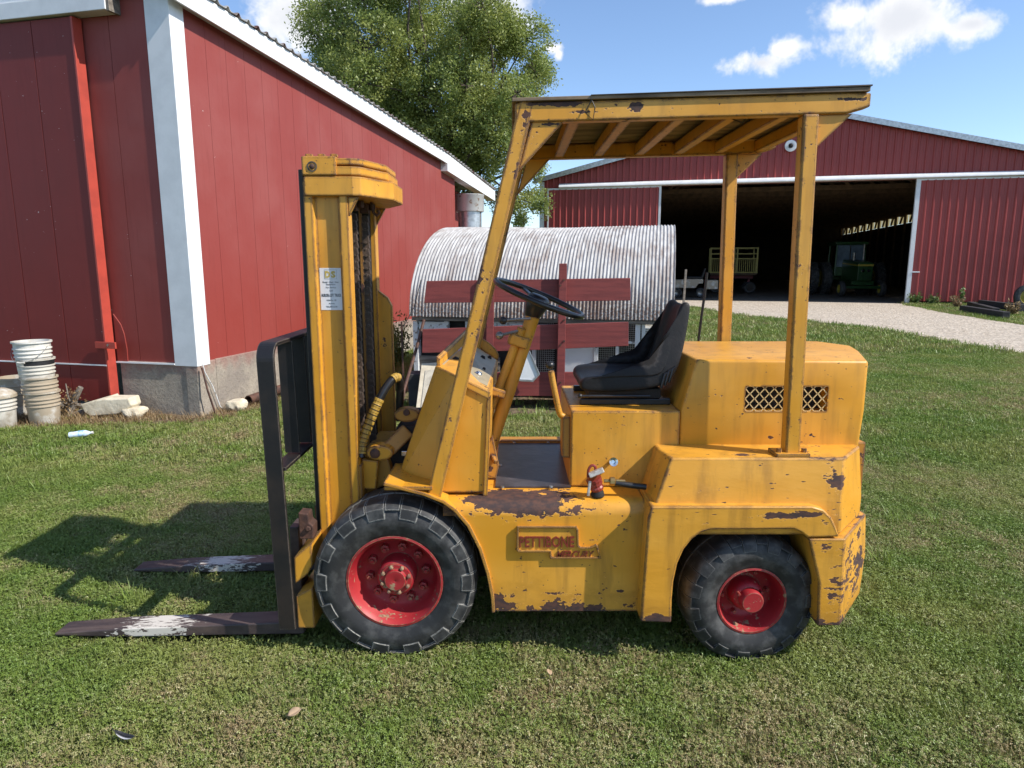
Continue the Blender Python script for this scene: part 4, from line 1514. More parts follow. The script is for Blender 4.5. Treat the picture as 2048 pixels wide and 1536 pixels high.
# --- badge on the side
bd = [(1034, 1053), (1153, 1053), (1157, 1060), (1158, 1092), (1163, 1095), (1181, 1094), (1192, 1089), (1196, 1093), (1203, 1118), (1100, 1118), (1099, 1105), (1036, 1105), (1033, 1100)]
yb = 2.7305
q = MB()
q.prism(XZ(bd, yb), yb, 2.742)
badge = fb(q, 'badge', bevel=0.002)
bx = XZ(bd, yb - 0.008)
cx, cz = sum(p[0] for p in bx) / len(bx), sum(p[1] for p in bx) / len(bx)
n = len(bx)
q = MB()
inner = []
for i in range(n):
    a, b_, c_ = Vector(bx[i - 1]), Vector(bx[i]), Vector(bx[(i + 1) % n])
    n1 = Vector((-(b_ - a).y, (b_ - a).x)).normalized()
    n2 = Vector((-(c_ - b_).y, (c_ - b_).x)).normalized()
    nn = (n1 + n2)
    nn = nn / max(0.4, nn.length_squared / 2)
    inner.append(b_ - nn * 0.0085)
r_out0 = [(x, yb - 0.009, z) for x, z in bx]
r_in0 = [(p.x, yb - 0.009, p.y) for p in inner]
r_out1 = [(x, yb + 0.001, z) for x, z in bx]
r_in1 = [(p.x, yb + 0.001, p.y) for p in inner]
q.add(r_out1 + r_out0 + r_in0 + r_in1, [(i + k * n, (i + 1) % n + k * n, (i + 1) % n + (k + 1) * n, i + (k + 1) * n) for k in range(3) for i in range(n)])
q.build('raised_border', P['yellow_cast'], badge, bevel=0.002)
pa, pb = T(1039, 1094, yb), T(1148, 1094, yb)
ph = T(1039, 1072, yb).z - pa.z
text_obj('lettering', 'PETTIBONE', P['letter'], badge, (pa.x, yb - 0.0005, pa.z), (1, 0, 0), (0, 0, 1), width=pb.x - pa.x, height=ph, extrude=0.006, bold=0.012)
pa, pb = T(1112, 1115, yb), T(1188, 1115, yb)
ph = T(1112, 1101, yb).z - pa.z
text_obj('lettering', 'MERCURY', P['letter'], badge, (pa.x, yb - 0.0005, pa.z), (1, 0, 0), (0, 0, 1), width=pb.x - pa.x, height=ph, extrude=0.006, shear=0.35, bold=0.012)

# --- floor and toe boards
q = MB()
q.plan([(T(990, 970, 2.915).x, 2.915), (T(1142, 975, 2.915).x, 2.915), (0.30, 3.66), (-0.075, 3.66)], zt + 0.001, zt + 0.010)
fb(q, 'floor_plate', 'floor_plate', 0.002)
for (px_, py_) in ((1001, 931), (1005, 975), (1102, 974), (1028, 886), (1096, 886)):
    c = G(px_, py_, zt + 0.011)
    q = MB()
    q.lathe([(0, 0.006), (0.008, 0.006), (0.010, 0.0)], c, (0, 0, 1), 8)
    fb(q, 'floor_bolt', 'steel', 0)
q = MB()
q.box(-0.08, 0.31, 3.665, 3.76, zt - 0.01, zt + 0.022)
fb(q, 'far_sill', 'yellow_dirty', 0.004)

# --- cowl
zb_ = 0.733
P1, P2, P3 = T(792, 966, 2.96), T(862, 985, 2.82), T(972, 992, 2.82)
Q1, Q2, Q3 = T(871, 731, 2.96), T(914, 751, 2.82), T(978, 782, 2.82)
yb2 = 3.74
ringb = [(P1.x, P1.y, zb_), (P2.x, P2.y, zb_), (P3.x, P3.y, zb_), (P3.x, yb2, zb_), (P1.x, yb2, zb_)]
ringt = [tuple(Q1), (Q2.x, 2.82, Q2.z), tuple(Q3), (Q3.x + 0.02, yb2, Q3.z), (-0.255, yb2, Q1.z + 0.03)]
q = MB()
q.loft([ringb, ringt])
cowl = fb(q, 'cowl', 'yellow_cowl', bevel=0.006)
# flanges that frame the side panel
q = MB()
for (a, b_, c_, d_) in (((966, 992), (975, 992), (982, 790), (974, 802)), ((918, 755), (980, 785), (978, 799), (916, 768))):
    q.prism(XZ([a, b_, c_, d_], 2.812), 2.811, 2.822)
q.build('panel_flange', P['yellow'], cowl, bevel=0.002)
# dash panel lying in the slanting top
du = (Vector(ringt[2]) - Vector(ringt[1]))
dv = (Vector(ringt[3]) - Vector(ringt[2]))
dn = du.cross(dv).normalized()
if dn.z < 0:
    dn = -dn
base = Vector(ringt[2])
dd = (Vector(ringt[1]) - base)
dd = dd - dv.normalized() * dd.dot(dv.normalized())
dd = dd.normalized()
dl_ = (Vector(ringt[4]) - Vector(ringt[3])).length


def dash(u, v, h=0.0):
    """u across the truck 0..1, v up the slope in metres"""
    far_l = Vector(ringt[4]) - Vector(ringt[3])
    near_l = Vector(ringt[0]) - Vector(ringt[2])
    return base + dv * u + (near_l * (1 - u) + far_l * u) * (v / dl_) + dn * h


q = MB()
cr = [dash(0.07, 0.012), dash(0.95, 0.012), dash(0.95, dl_ * 0.93), dash(0.07, dl_ * 0.93)]
q.loft([[p - dn * 0.004 for p in cr], [p + dn * 0.005 for p in cr]])
dash_o = q.build('dash_plate', P['dash'], cowl, bevel=0.002)
for (u, v, r_, mt) in ((0.22, 0.06, 0.020, 'chrome'), (0.45, 0.14, 0.028, 'dark'), (0.30, 0.17, 0.018, 'dark'), (0.62, 0.16, 0.03, 'ink'), (0.72, 0.08, 0.016, 'dark'), (0.85, 0.05, 0.012, 'dark'), (0.40, 0.05, 0.010, 'dark')):
    q = MB()
    q.lathe([(0, 0.016), (r_ * 0.6, 0.016), (r_ * 0.8, 0.008), (r_, 0.006), (r_, 0.0)], dash(u, v, 0.004), dn, 16)
    q.build('gauge', P[mt], cowl, smooth=True)
q = MB()
cr = [dash(0.55, 0.17, 0.006), dash(0.86, 0.17, 0.006), dash(0.86, 0.21, 0.006), dash(0.55, 0.21, 0.006)]
q.loft([cr, [p + dn * 0.001 for p in cr]])
q.build('instruction_decal', plain('faded_red_decal', (0.62, 0.50, 0.50), (0.45, 0.22, 0.22), rough=0.5, scale=60, lo=0.48, hi=0.52), cowl)
# far flange with the round corner, and front rim
q = MB()
fl_ = [ringt[3], (ringt[3][0] + 0.004, yb2, ringt[3][2] + 0.03), (ringt[3][0] - 0.012, yb2, ringt[3][2] + 0.065), (ringt[3][0] - 0.05, yb2, ringt[3][2] + 0.10), (ringt[4][0], yb2, ringt[4][2] + 0.06), ringt[4]]
q.loft([[(a, yb2 + 0.001, c_) for a, b_, c_ in fl_], [(a, yb2 + 0.014, c_) for a, b_, c_ in fl_]])
q.build('far_flange', P['yellow'], cowl, bevel=0.003)
q = MB()
q.loft([[Vector(ringt[0]) + Vector((0.004, 0, 0)), Vector(ringt[0]) + Vector((0.02, 0, -0.01)), Vector(ringt[0]) + Vector((0.02, 0, 0.03)), Vector(ringt[0]) + Vector((0.004, 0, 0.04))],
        [Vector(ringt[4]) + Vector((0.004, 0, 0)), Vector(ringt[4]) + Vector((0.02, 0, -0.01)), Vector(ringt[4]) + Vector((0.02, 0, 0.05)), Vector(ringt[4]) + Vector((0.004, 0, 0.06))]])
q.build('front_rim', P['yellow'], cowl, bevel=0.003)

# --- overhead guard
zfr = lambda x: 2.318 + (x - 0.01) * 0.027          # top of the side rails
guard = []
for yy in (2.775, mir(2.775)):
    q = MB()
    x0, x1 = T(1030, 205, 2.775).x, T(1736, 190, 2.775).x
    q.loft([[(x0, yy - 0.028, zfr(x0) - 0.072), (x0, yy + 0.028, zfr(x0) - 0.072), (x0, yy + 0.028, zfr(x0)), (x0, yy - 0.028, zfr(x0))],
            [(x1 - 0.09, yy - 0.028, zfr(x1) - 0.075), (x1 - 0.09, yy + 0.028, zfr(x1) - 0.075), (x1 - 0.09, yy + 0.028, zfr(x1)), (x1 - 0.09, yy - 0.028, zfr(x1))],
            [(x1, yy - 0.028, zfr(x1) - 0.050), (x1, yy + 0.028, zfr(x1) - 0.050), (x1, yy + 0.028, zfr(x1)), (x1, yy - 0.028, zfr(x1))]])
    fb(q, 'side_rail', 'yellow_guard', bevel=0.006)
    # front pillar: leaning square tube
    t0, t1 = T(1054, 233, 2.775), T(868, 982, 2.775)
    q = MB()
    q.bar((t0.x, yy, t0.z + 0.05), (t1.x, yy, zb_), 0.058, 0.058, (0, 1, 0))
    fb(q, 'front_pillar', 'yellow_guard', bevel=0.007)
    # gusset plates
    q = MB()
    g_ = XZ([(1066, 236), (1134, 236), (1036, 345)], 2.775)
    q.prism(g_, yy - 0.018, yy + 0.012)
    fb(q, 'front_gusset', 'yellow_guard', bevel=0.002)
    pb_, pt_ = T(1577, 905, 2.79), T(1614, 228, 2.79)
    zpb = 0.9265
    q = MB()
    q.bar((pb_.x, yy, zpb), (pt_.x, yy, zfr(pt_.x) - 0.07), 0.062, 0.062, (0, 1, 0))
    fb(q, 'rear_pillar', 'yellow_guard', bevel=0.008)
    q = MB()
    q.box(pb_.x - 0.075, pb_.x + 0.065, yy - 0.05, yy + 0.05, zpb - 0.006, zpb + 0.008)
    foot = fb(q, 'pillar_foot', bevel=0.002)
    for dx in (-0.055, 0.05):
        q = MB()
        q.lathe([(0, 0.016), (0.011, 0.016), (0.012, 0.0)], (pb_.x + dx, yy - 0.02, zpb + 0.008), (0, 0, 1), 6)
        q.build('foot_bolt', P['yellow_dirty'], foot)
    q = MB()
    g_ = XZ([(1630, 230), (1702, 229), (1622, 304)], 2.775)
    q.prism(g_, yy - 0.012, yy + 0.012)
    fb(q, 'rear_gusset', 'yellow_guard', bevel=0.002)
for xx in (0.045, 0.244, 0.448, 0.662, 0.867, 1.079, 1.285):
    q = MB()
    za = zfr(xx) - 0.008
    q.box(xx - 0.024, xx + 0.024, 2.80, mir(2.80), za - 0.058, za - 0.001)
    fb(q, 'roof_slat', 'yellow_guard', bevel=0.004)
x0, x1 = 0.0, T(1737, 186, 2.75).x
q = MB()
zs = 0.003
q.loft([[(x0, 2.735, zfr(x0) + zs), (x1, 2.735, zfr(x1) + zs), (x1, mir(2.735), zfr(x1) + zs), (x0, mir(2.735), zfr(x0) + zs)],
        [(x0, 2.735, zfr(x0) + zs + 0.013), (x1, 2.735, zfr(x1) + zs + 0.016), (x1, mir(2.735), zfr(x1) + zs + 0.016), (x0, mir(2.735), zfr(x0) + zs + 0.013)]])
ply = fb(q, 'plywood_roof', 'plywood', 0.002)
q = MB()
xm = 0.30
q.loft([[(xm, 2.73, zfr(xm) + 0.0165), (x1 + 0.004, 2.73, zfr(x1) + 0.021), (x1 + 0.004, mir(2.73), zfr(x1) + 0.021), (xm, mir(2.73), zfr(xm) + 0.0165)],
        [(xm, 2.73, zfr(xm) + 0.0185), (x1 + 0.004, 2.73, zfr(x1) + 0.026), (x1 + 0.004, mir(2.73), zfr(x1) + 0.026), (xm, mir(2.73), zfr(xm) + 0.0185)]])
q.build('upper_sheet', plain('grey_roof_board', (0.10, 0.075, 0.06), (0.05, 0.04, 0.035), rough=0.85, scale=9), ply)
q = MB()
q.tube([T(1180, 192, 2.74), T(1183, 200, 2.735), T(1170, 225, 2.735), T(1186, 240, 2.74), T(1190, 215, 2.738), T(1180, 192, 2.74)], 0.0022, 5)
q.tube([T(1450, 232, 2.8), T(1470, 240, 2.8), T(1485, 246, 2.8), T(1492, 236, 2.8), T(1500, 240, 2.8)], 0.0022, 5)
fb(q, 'loose_wire', 'wire', 0)

# --- seat deck and hood
xd0, xd1 = T(1142, 822, 2.93).x, T(1362, 822, 2.93).x
zd = T(1142, 822, 2.93).z
q = MB()
q.box(xd0, xd1 - 0.001, 2.93, mir(2.93), zt + 0.002, zd)
fb(q, 'seat_deck', bevel=0.008)
zh = T(1500, 723, 2.93).z + 0.008
hx0, hx1 = T(1393, 726, 2.93).x, T(1737, 724, 2.93).x
zlo = T(1500, 886, 2.93).z - 0.03
q = MB()
yn, yf = 2.93, 3.66
q.loft([[(xd1, yn, zlo), (hx1 - 0.012, yn, zlo), (hx1 + 0.12, 3.25, zlo), (hx1 + 0.19, 3.45, zlo), (hx1 + 0.10, yf, zlo), (xd1, yf, zlo)],
        [(xd1, yn, zd), (hx1, yn, zd), (hx1 + 0.13, 3.25, zd), (hx1 + 0.20, 3.45, zd), (hx1 + 0.11, yf, zd), (xd1, yf, zd)],
        [(hx0, yn, zh), (hx1, yn, zh - 0.005), (hx1 + 0.12, 3.25, zh), (hx1 + 0.18, 3.45, zh), (hx1 + 0.10, yf, zh), (hx0, yf, zh)]])
me = q.mesh('hood')
hood = link('hood', me, P['yellow_hood'], FK, 0.014, 3, 30)
for p_ in me.polygons:
    p_.use_smooth = True
q = MB()
q.box(xd1 + 0.001, xd1 + 0.35, 2.935, mir(2.935), zt + 0.002, zlo - 0.002)
fb(q, 'lower_housing', bevel=0.004)
# opening for the vent: cut a real pocket
va, vb_ = T(1492, 773, 2.93), T(1653, 823, 2.93)
cut_me = MB().box(va.x, vb_.x, 2.80, 3.12, vb_.z, va.z).mesh('cut')
cut = bpy.data.objects.new('cut', cut_me)
COL.objects.link(cut)
bo = hood.modifiers.new('vent', 'BOOLEAN')
bo.operation = 'DIFFERENCE'
bo.solver = 'EXACT'
bo.object = cut
dg = bpy.context.evaluated_depsgraph_get()
nm = bpy.data.meshes.new_from_object(hood.evaluated_get(dg))
hood.modifiers.clear()
hood.data = nm
nm.set_sharp_from_angle(angle=R(40))
bpy.data.objects.remove(cut)
q = MB()
q.box(va.x + 0.001, vb_.x - 0.001, 3.00, 3.11, vb_.z + 0.001, va.z - 0.001)
q.build('vent_shade_block', P['dark'], hood)  # added dark block, stands in for the shade inside the hood
# expanded metal: each strand row a zig-zag
vw, vh = vb_.x - va.x, va.z - vb_.z
rows, cols_ = 5, 8.5
q = MB()
for r_ in range(rows + 1):
    zc = vb_.z + vh * r_ / rows
    sgn = 1 if r_ % 2 == 0 else -1
    pth = []
    n_ = int(cols_ * 8)
    for k in range(n_ + 1):
        ph = (k / 8.0) % 1.0
        tri = 4 * abs(ph - 0.5) - 1
        tri = max(-0.86, min(0.86, tri)) / 0.86
        pth.append((va.x + vw * k / n_, 2.936, min(va.z, max(vb_.z, zc + sgn * vh / rows * 0.5 * tri))))
    for k in range(len(pth) - 1):
        q.bar(pth[k], pth[k + 1], 0.0042, 0.003, (0, 1, 0))
q.build('vent_grille', plain('pale_yellow_mesh', (0.72, 0.54, 0.28), (0.60, 0.42, 0.17), rough=0.5), hood)

# --- counterweight
zl0, zu = 0.69, 0.920
BL2, BL, BR, BR2 = T(1282, 985, 2.86), T(1303, 1016, 2.68), T(1680, 1040, 2.68), T(1722, 1005, 2.90)
TL2, TL, TR_, TR2 = T(1316, 887, 2.86), T(1342, 916, 2.72), T(1690, 914, 2.72), T(1720, 889, 2.90)
rb = [(BL2.x, 2.86), (BL.x, 2.675), (BR.x, 2.675), (BR2.x, 2.90)]
rt = [(TL2.x, 2.86), (TL.x, 2.72), (TR_.x, 2.72), (TR2.x, 2.90)]
mirr = lambda L: L + [(x, mir(y)) for x, y in L[::-1]]
q = MB()
q.loft([[(x, y, 0.60) for x, y in mirr(rb)], [(x, y, zl0) for x, y in mirr(rb)], [(x, y, zu) for x, y in mirr(rt)]])
me = q.mesh('counterweight', True)
cwt = link('counterweight', me, P['yellow_cast'], FK, 0.009, 3, 18, smooth=True)
ap = [(1281, 1244), (1296, 1040), (1303, 1013), (1625, 1013), (1648, 1020), (1664, 1036), (1673, 1055), (1679, 1074), (1616, 1076), (1604, 1066), (1588, 1059), (1422, 1060), (1402, 1066), (1384, 1079), (1368, 1099), (1355, 1128), (1347, 1165), (1344, 1200), (1343, 1246)]
for (y0, y1) in ((2.645, 2.90), (mir(2.90), mir(2.645))):
    q = MB()
    q.prism(XZ(ap, 2.645), y0, y1)
    me = q.mesh('wheel_arch', True)
    link('wheel_arch', me, P['yellow_cast'], FK, 0.007, 2, 50, smooth=True)
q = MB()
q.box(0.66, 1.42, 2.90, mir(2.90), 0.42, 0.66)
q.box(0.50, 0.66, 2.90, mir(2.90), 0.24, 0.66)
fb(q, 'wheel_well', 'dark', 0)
# rear block with its bevelled corner
rx0, rx1, rx2 = T(1618, 1080, 2.645).x, T(1700, 1079, 2.645).x, T(1733, 1040, 2.92).x
zr0, zr1 = T(1670, 1252, 2.645).z, T(1690, 1078, 2.645).z
rr0 = [(rx0 + 0.065, 2.645), (rx1 - 0.010, 2.645), (rx2 + 0.005, 2.93)]
rrm = [(rx0 + 0.055, 2.645), (rx1 - 0.015, 2.645), (rx2 + 0.015, 2.93)]
rr1 = [(rx0, 2.645), (rx1 - 0.02, 2.645), (rx2, 2.93)]
q = MB()
q.loft([[(x, y, zr0) for x, y in mirr(rr0)], [(x, y, zr0 + 0.20) for x, y in mirr(rrm)], [(x, y, zr1) for x, y in mirr(rr1)]])
me = q.mesh('rear_bumper', True)
link('rear_bumper', me, P['yellow_cast'], FK, 0.006, 2, 22, smooth=True)
q = MB()
q.box(hx1 - 0.10, hx1 + 0.05, 2.98, mir(2.95), zr1 - 0.02, zlo + 0.02)
fb(q, 'rear_panel', 'yellow_dirty', 0.006)

# --- wheels
P['bolt_tan'] = plain('dirty_bolt', (0.30, 0.22, 0.13), (0.16, 0.07, 0.05), rough=0.6, scale=40)
def lugtyre(R_, rb_, w, nl, lug_full, lugd, half):
    """tyre with its axle along y, outer face at y=0"""
    q = MB()
    q.lathe([(rb_, 0.004), (rb_ + 0.012, -0.006), (rb_ + (R_ - rb_) * 0.32, -0.014), (rb_ + (R_ - rb_) * 0.40, -0.018), (rb_ + (R_ - rb_) * 0.62, -0.013), (R_ - 0.026, 0.002), (R_ - 0.011, 0.020), (R_ - 0.006, 0.06),
             (R_ - 0.004, w / 2), (R_ - 0.006, w - 0.06), (R_ - 0.024, w - 0.035), (R_ - 0.042, w - 0.01), (rb_ + (R_ - rb_) * 0.4, w + 0.016), (rb_, w)], (0, 0, 0), (0, 1, 0), 72, closed=True)
    base_f = len(q.f)
    for k in range(nl * 2):
        for sd in (0, 1):
            t = math.pi * (k + 0.5 * sd) / nl
            minor = (k % 2 == 1)
            h_ = half * math.pi / nl * (0.80 if minor else 1.0)
            lugr = lug_full * (0.45 if minor else 1.0)
            def pt(tt, r_, y_):
                y2 = y_ if sd == 0 else w - y_
                return (math.cos(tt) * r_, y2, math.sin(tt) * r_)
            rings = []
            for tt, sh in ((t - h_, 0.0), (t - h_ * 0.2, 0.0), (t + h_ * 0.2, 0.0), (t + h_, 0.0)):
                rings.append([pt(tt, R_ - lugr, 0.008), pt(tt, R_ - lugr + 0.003, (-0.013 if not minor else -0.007) - lugd), pt(tt, R_ - 0.020, -0.005 - lugd), pt(tt, R_ - 0.001, 0.016), pt(tt + 0.02, R_ + 0.001, w * 0.47), pt(tt + 0.02, R_ - 0.03, w * 0.47), pt(tt, R_ - 0.05, 0.05)])
            q.loft(rings)
    return q


def wheel(cx, cy, cz, R_, rb_, w, nl, front, rz=0.0, flip=False):
    wh = empty('wheel', (cx, cy, cz), rz + (math.pi if flip else 0), FK)
    q = lugtyre(R_, rb_, w, nl, 0.066 if front else 0.058, 0.005, 0.52)
    me = q.mesh('tyre', True)
    ty = link('tyre', me, P['tyre' if front else 'tyre_old'], wh, 0.0, local=True, smooth=True)
    if not front:
        for (txt, a0, span, rr_) in (('11 000 / 20', 205, -75, rb_ + (R_ - rb_) * 0.50),):
            pass
    q = MB()
    if front:
        q.lathe([(rb_ + 0.004, 0.012), (rb_ + 0.004, -0.004), (rb_ - 0.006, -0.006), (rb_ - 0.010, 0.0), (rb_ - 0.022, 0.016), (rb_ - 0.030, 0.08), (rb_ - 0.045, 0.100), (rb_ - 0.055, 0.108), (0.085, 0.112), (0.083, 0.105), (0.083, 0.045), (0.078, 0.034), (0.070, 0.030), (0.068, 0.022), (0.050, 0.020), (0.046, 0.010), (0.044, 0.006), (0.006, 0.004), (0.0, 0.007)], (0, 0, 0), (0, 1, 0), 56)
    else:
        q.lathe([(rb_ + 0.004, 0.012), (rb_ + 0.004, -0.004), (rb_ - 0.005, -0.006), (rb_ - 0.008, 0.0), (rb_ - 0.014, 0.02), (rb_ - 0.022, 0.085), (rb_ - 0.035, 0.10), (0.078, 0.105), (0.072, 0.10), (0.070, 0.05), (0.062, 0.032), (0.050, 0.026), (0.049, -0.010), (0.044, -0.018), (0.0, -0.018)], (0, 0, 0), (0, 1, 0), 48)
    me = q.mesh('rim', True)
    link('rim', me, P['red_rim'], wh, 0.0, local=True, smooth=True)
    if front:
        for k in range(8):
            t = 2 * math.pi * (k + 0.35) / 8
            q = MB()
            q.lathe([(0, 0.006), (0.006, 0.007), (0.009, 0.012), (0.0095, 0.024)], (0.060 * math.cos(t), 0.0, 0.060 * math.sin(t)), (0, 1, 0), 6)
            q.build('hub_bolt', P['bolt_tan'], wh, local=True)
        for k in range(10):
            t = 2 * math.pi * (k + 0.2) / 10
            q = MB()
            q.lathe([(0, 0.065), (0.009, 0.065), (0.010, 0.078), (0.019, 0.080), (0.020, 0.112)], (0.126 * math.cos(t), 0.0, 0.126 * math.sin(t)), (0, 1, 0), 6)
            q.build('lug_nut', P['red_rim'], wh, local=True)
    else:
        for k in range(3):
            t = 2 * math.pi * (k + 0.28) / 3
            q = MB()
            q.lathe([(0, 0.005), (0.006, 0.006), (0.007, 0.03)], (0.057 * math.cos(t), 0.0, 0.057 * math.sin(t)), (0, 1, 0), 8)
            q.build('hub_bolt', P['red_rim'], wh, local=True)
        for k in range(6):
            t = 2 * math.pi * (k + 0.1) / 6
            q = MB()
            q.lathe([(0, 0.075), (0.008, 0.075), (0.009, 0.106)], (0.100 * math.cos(t), 0.0, 0.100 * math.sin(t)), (0, 1, 0), 6)
            q.build('lug_nut', P['red_rim'], wh, local=True)
    return wh, ty


FW, FT = wheel(-0.507, 2.745, 0.358, 0.356, 0.206, 0.25, 14, True)
wheel(-0.507, mir(2.745), 0.358, 0.356, 0.206, 0.25, 14, True, flip=True)
RW, RT = wheel(1.030, 2.715, 0.284, 0.288, 0.148, 0.22, 15, False, rz=R(2))
wheel(1.030, mir(2.715), 0.284, 0.288, 0.148, 0.22, 15, False, rz=R(2), flip=True)
q = MB()
q.bar((1.06, 2.95, 0.27), (1.06, 3.55, 0.27), 0.1, 0.12)
q.bar((-0.507, 2.98, 0.36), (-0.507, 3.52, 0.36), 0.2, 0.2)
q.box(-0.42, 1.30, 3.0, 3.5, 0.26, 0.55)
fb(q, 'axle_frame', 'dark', 0.004)

# --- mast
def ch(px_, py_):
    return T(px_, py_, 2.93)


xa, xb = -0.872, -0.688                      # front and rear faces of the outer channel
zm = 2.055
for sd, y0 in ((1, 2.93), (-1, mir(2.93))):
    q = MB()
    yo = lambda d: y0 + sd * d
    sec = [(xa, yo(0)), (xa + 0.036, yo(0)), (xa + 0.042, yo(0.026)), (xb - 0.042, yo(0.026)), (xb - 0.036, yo(0)), (xb, yo(0)), (xb, yo(0.075)), (xb - 0.036, yo(0.075)), (xb - 0.042, yo(0.045)), (xa + 0.042, yo(0.045)), (xa + 0.036, yo(0.075)), (xa, yo(0.075))]
    q.plan(sec if sd > 0 else sec[::-1], 0.16, zm)
    fb(q, 'mast_channel', bevel=0.004)
    q = MB()
    q.plan([(xa - 0.022, yo(0.02)), (xa - 0.002, yo(0.02)), (xa - 0.002, yo(0.11)), (xa - 0.022, yo(0.11))] if sd > 0 else [(xa - 0.022, yo(0.11)), (xa - 0.002, yo(0.11)), (xa - 0.002, yo(0.02)), (xa - 0.022, yo(0.02))], 0.16, 2.10)
    fb(q, 'inner_rail', 'black_steel', bevel=0.003)
    q = MB()
    q.plan([(xa + 0.04, yo(0.08)), (xb - 0.02, yo(0.08)), (xb - 0.02, yo(0.13)), (xa + 0.04, yo(0.13))], 0.16, 2.02)
    fb(q, 'inner_channel', 'dark', bevel=0.003)  # channel coloured near-black for the shade inside the mast
    if sd < 0:
        q = MB()
        xs_c = T(726, 560, yo(0.135)).x
        q.box(xs_c - 0.010, xs_c + 0.006, yo(0.135) - 0.004, yo(0.131), 0.3, 1.99)
        fb(q, 'lit_edge_strip', 'yellow_dirty', bevel=0.001)  # added yellow strip, painted stand-in for the lit edge of the far rail
# head block with its pin
za_, zbk = T(630, 312, 2.92).z, T(630, 352, 2.92).z
xk0, xk1 = T(603, 330, 2.92).x, T(672, 330, 2.92).x
for y0, y1 in ((2.915, 3.06), (mir(3.06), mir(2.915))):
    q = MB()
    q.box(xk0, xk1, y0, y1, zbk + 0.001, za_)
    hb = fb(q, 'head_block', bevel=0.006)
    for k in range(3):
        q = MB()
        xx = xk0 + 0.025 + k * 0.052
        q.box(xx - 0.014, xx + 0.014, (y0 + y1) / 2 - 0.05, (y0 + y1) / 2 - 0.02, za_ - 0.001, za_ + 0.012)
        q.build('weld_tab', P['yellow'], hb, bevel=0.003)
    if y0 < YC:
        pc = T(624, 333, 2.915)
        q = MB()
        q.lathe([(0.021, 0.004), (0.021, -0.003), (0.016, -0.003), (0.014, 0.004)], pc, (0, 1, 0), 20)
        q.build('pin_ring', P['black_steel'], hb, smooth=True)
        q = MB()
        q.lathe([(0, -0.007), (0.006, -0.007), (0.011, -0.003), (0.012, 0.004)], pc, (0, 1, 0), 14)
        q.build('pin', P['rust'], hb, smooth=True)
# cross-head plates
xq = T(726, 370, 2.915).x
xe = T(805, 395, 3.37).x


def plate(y0, x1, xch, z0, z1, name='crosshead_plate'):
    q = MB()
    out = [(xk0 + 0.004, y0), (x1 - 0.045, y0), (x1 - 0.012, y0 + 0.012), (x1, y0 + 0.03), (xch, 3.13), (xch, mir(3.13)), (x1, mir(y0 + 0.03)), (x1 - 0.012, mir(y0 + 0.012)), (x1 - 0.045, mir(y0)), (xk0 + 0.004, mir(y0))]
    q.plan(out, z0, z1)
    return fb(q, name, bevel=0.005)


plate(2.918, xq, xe, zbk - 0.080, zbk - 0.001)
plate(2.924, xq - 0.004, xe - 0.022, zbk + 0.003, zbk + 0.040)
plate(2.928, xq - 0.008, xe - 0.030, zbk + 0.045, zbk + 0.073)
# corner brackets under the head
for y0, y1 in ((2.935, 2.96), (mir(2.96), mir(2.935))):
    q = MB()
    q.prism([(xb + 0.001, zbk - 0.082), (xb + 0.045, zbk - 0.082), (xb + 0.001, zbk - 0.16)], y0, y1)
    fb(q, 'head_gusset', bevel=0.002)
q = MB()
q.box(xa + 0.03, xb - 0.06, 3.08, 3.10, 0.5, zbk - 0.09)
fb(q, 'mast_shade_plate', 'dark', 0)  # added dark plate behind the chains, stands in for shade in the mast
# lift cylinder, chains, anchors
q = MB()
q.tube([(-0.775, YC, 0.2), (-0.775, YC, 1.42)], 0.055, 20)
q.tube([(-0.775, YC, 1.42), (-0.775, YC, zbk - 0.08)], 0.034, 16)
fb(q, 'lift_cylinder', 'dark', 0, smooth=True)


def chain_mesh(x, y, z0, z1, pitch=0.030):
    q = MB()
    n = int((z1 - z0) / pitch)
    for k in range(n):
        z = z0 + k * pitch
        for j, dy in enumerate((-0.012, -0.004, 0.004, 0.012)):
            if (j + k) % 2 == 0:
                pts = []
                for t in range(8):
                    a = 2 * math.pi * t / 8
                    pts.append((x + 0.0165 * math.cos(a), z + pitch * 0.5 + (0.010 if math.sin(a) > 0 else -0.010) + 0.010 * math.sin(a)))
                q.prism(pts, y + dy - 0.0036, y + dy + 0.0036)
        q.tube([(x, y - 0.018, z), (x, y + 0.018, z)], 0.0055, 6)
    return q


for (px_, yc_) in ((712, 3.12), (735, 3.28)):
    xc = T(px_, 560, yc_).x
    q = chain_mesh(xc, yc_, 0.55, zbk - 0.12)
    o = fb(q, 'lift_chain', 'chain', 0)
    q = MB()
    q.box(xc - 0.02, xc + 0.02, yc_ - 0.025, yc_ + 0.025, zbk - 0.125, zbk - 0.081)
    q.lathe([(0, 0), (0.016, 0), (0.016, 0.03), (0, 0.03)], (xc + 0.035, yc_, zbk - 0.112), (0, 0, 1), 6)
    fb(q, 'chain_anchor', 'rust', 0.003)
q = MB()
hk = T(752, 425, 3.2)
q.tube([hk + Vector((-0.02, 0, 0.05)), hk + Vector((-0.012, 0, 0.0)), hk + Vector((0.004, 0, -0.014)), hk + Vector((0.014, 0, -0.004)), hk + Vector((0.010, 0, 0.01))], 0.007, 8)
fb(q, 'hook', 'rust', 0, smooth=True)
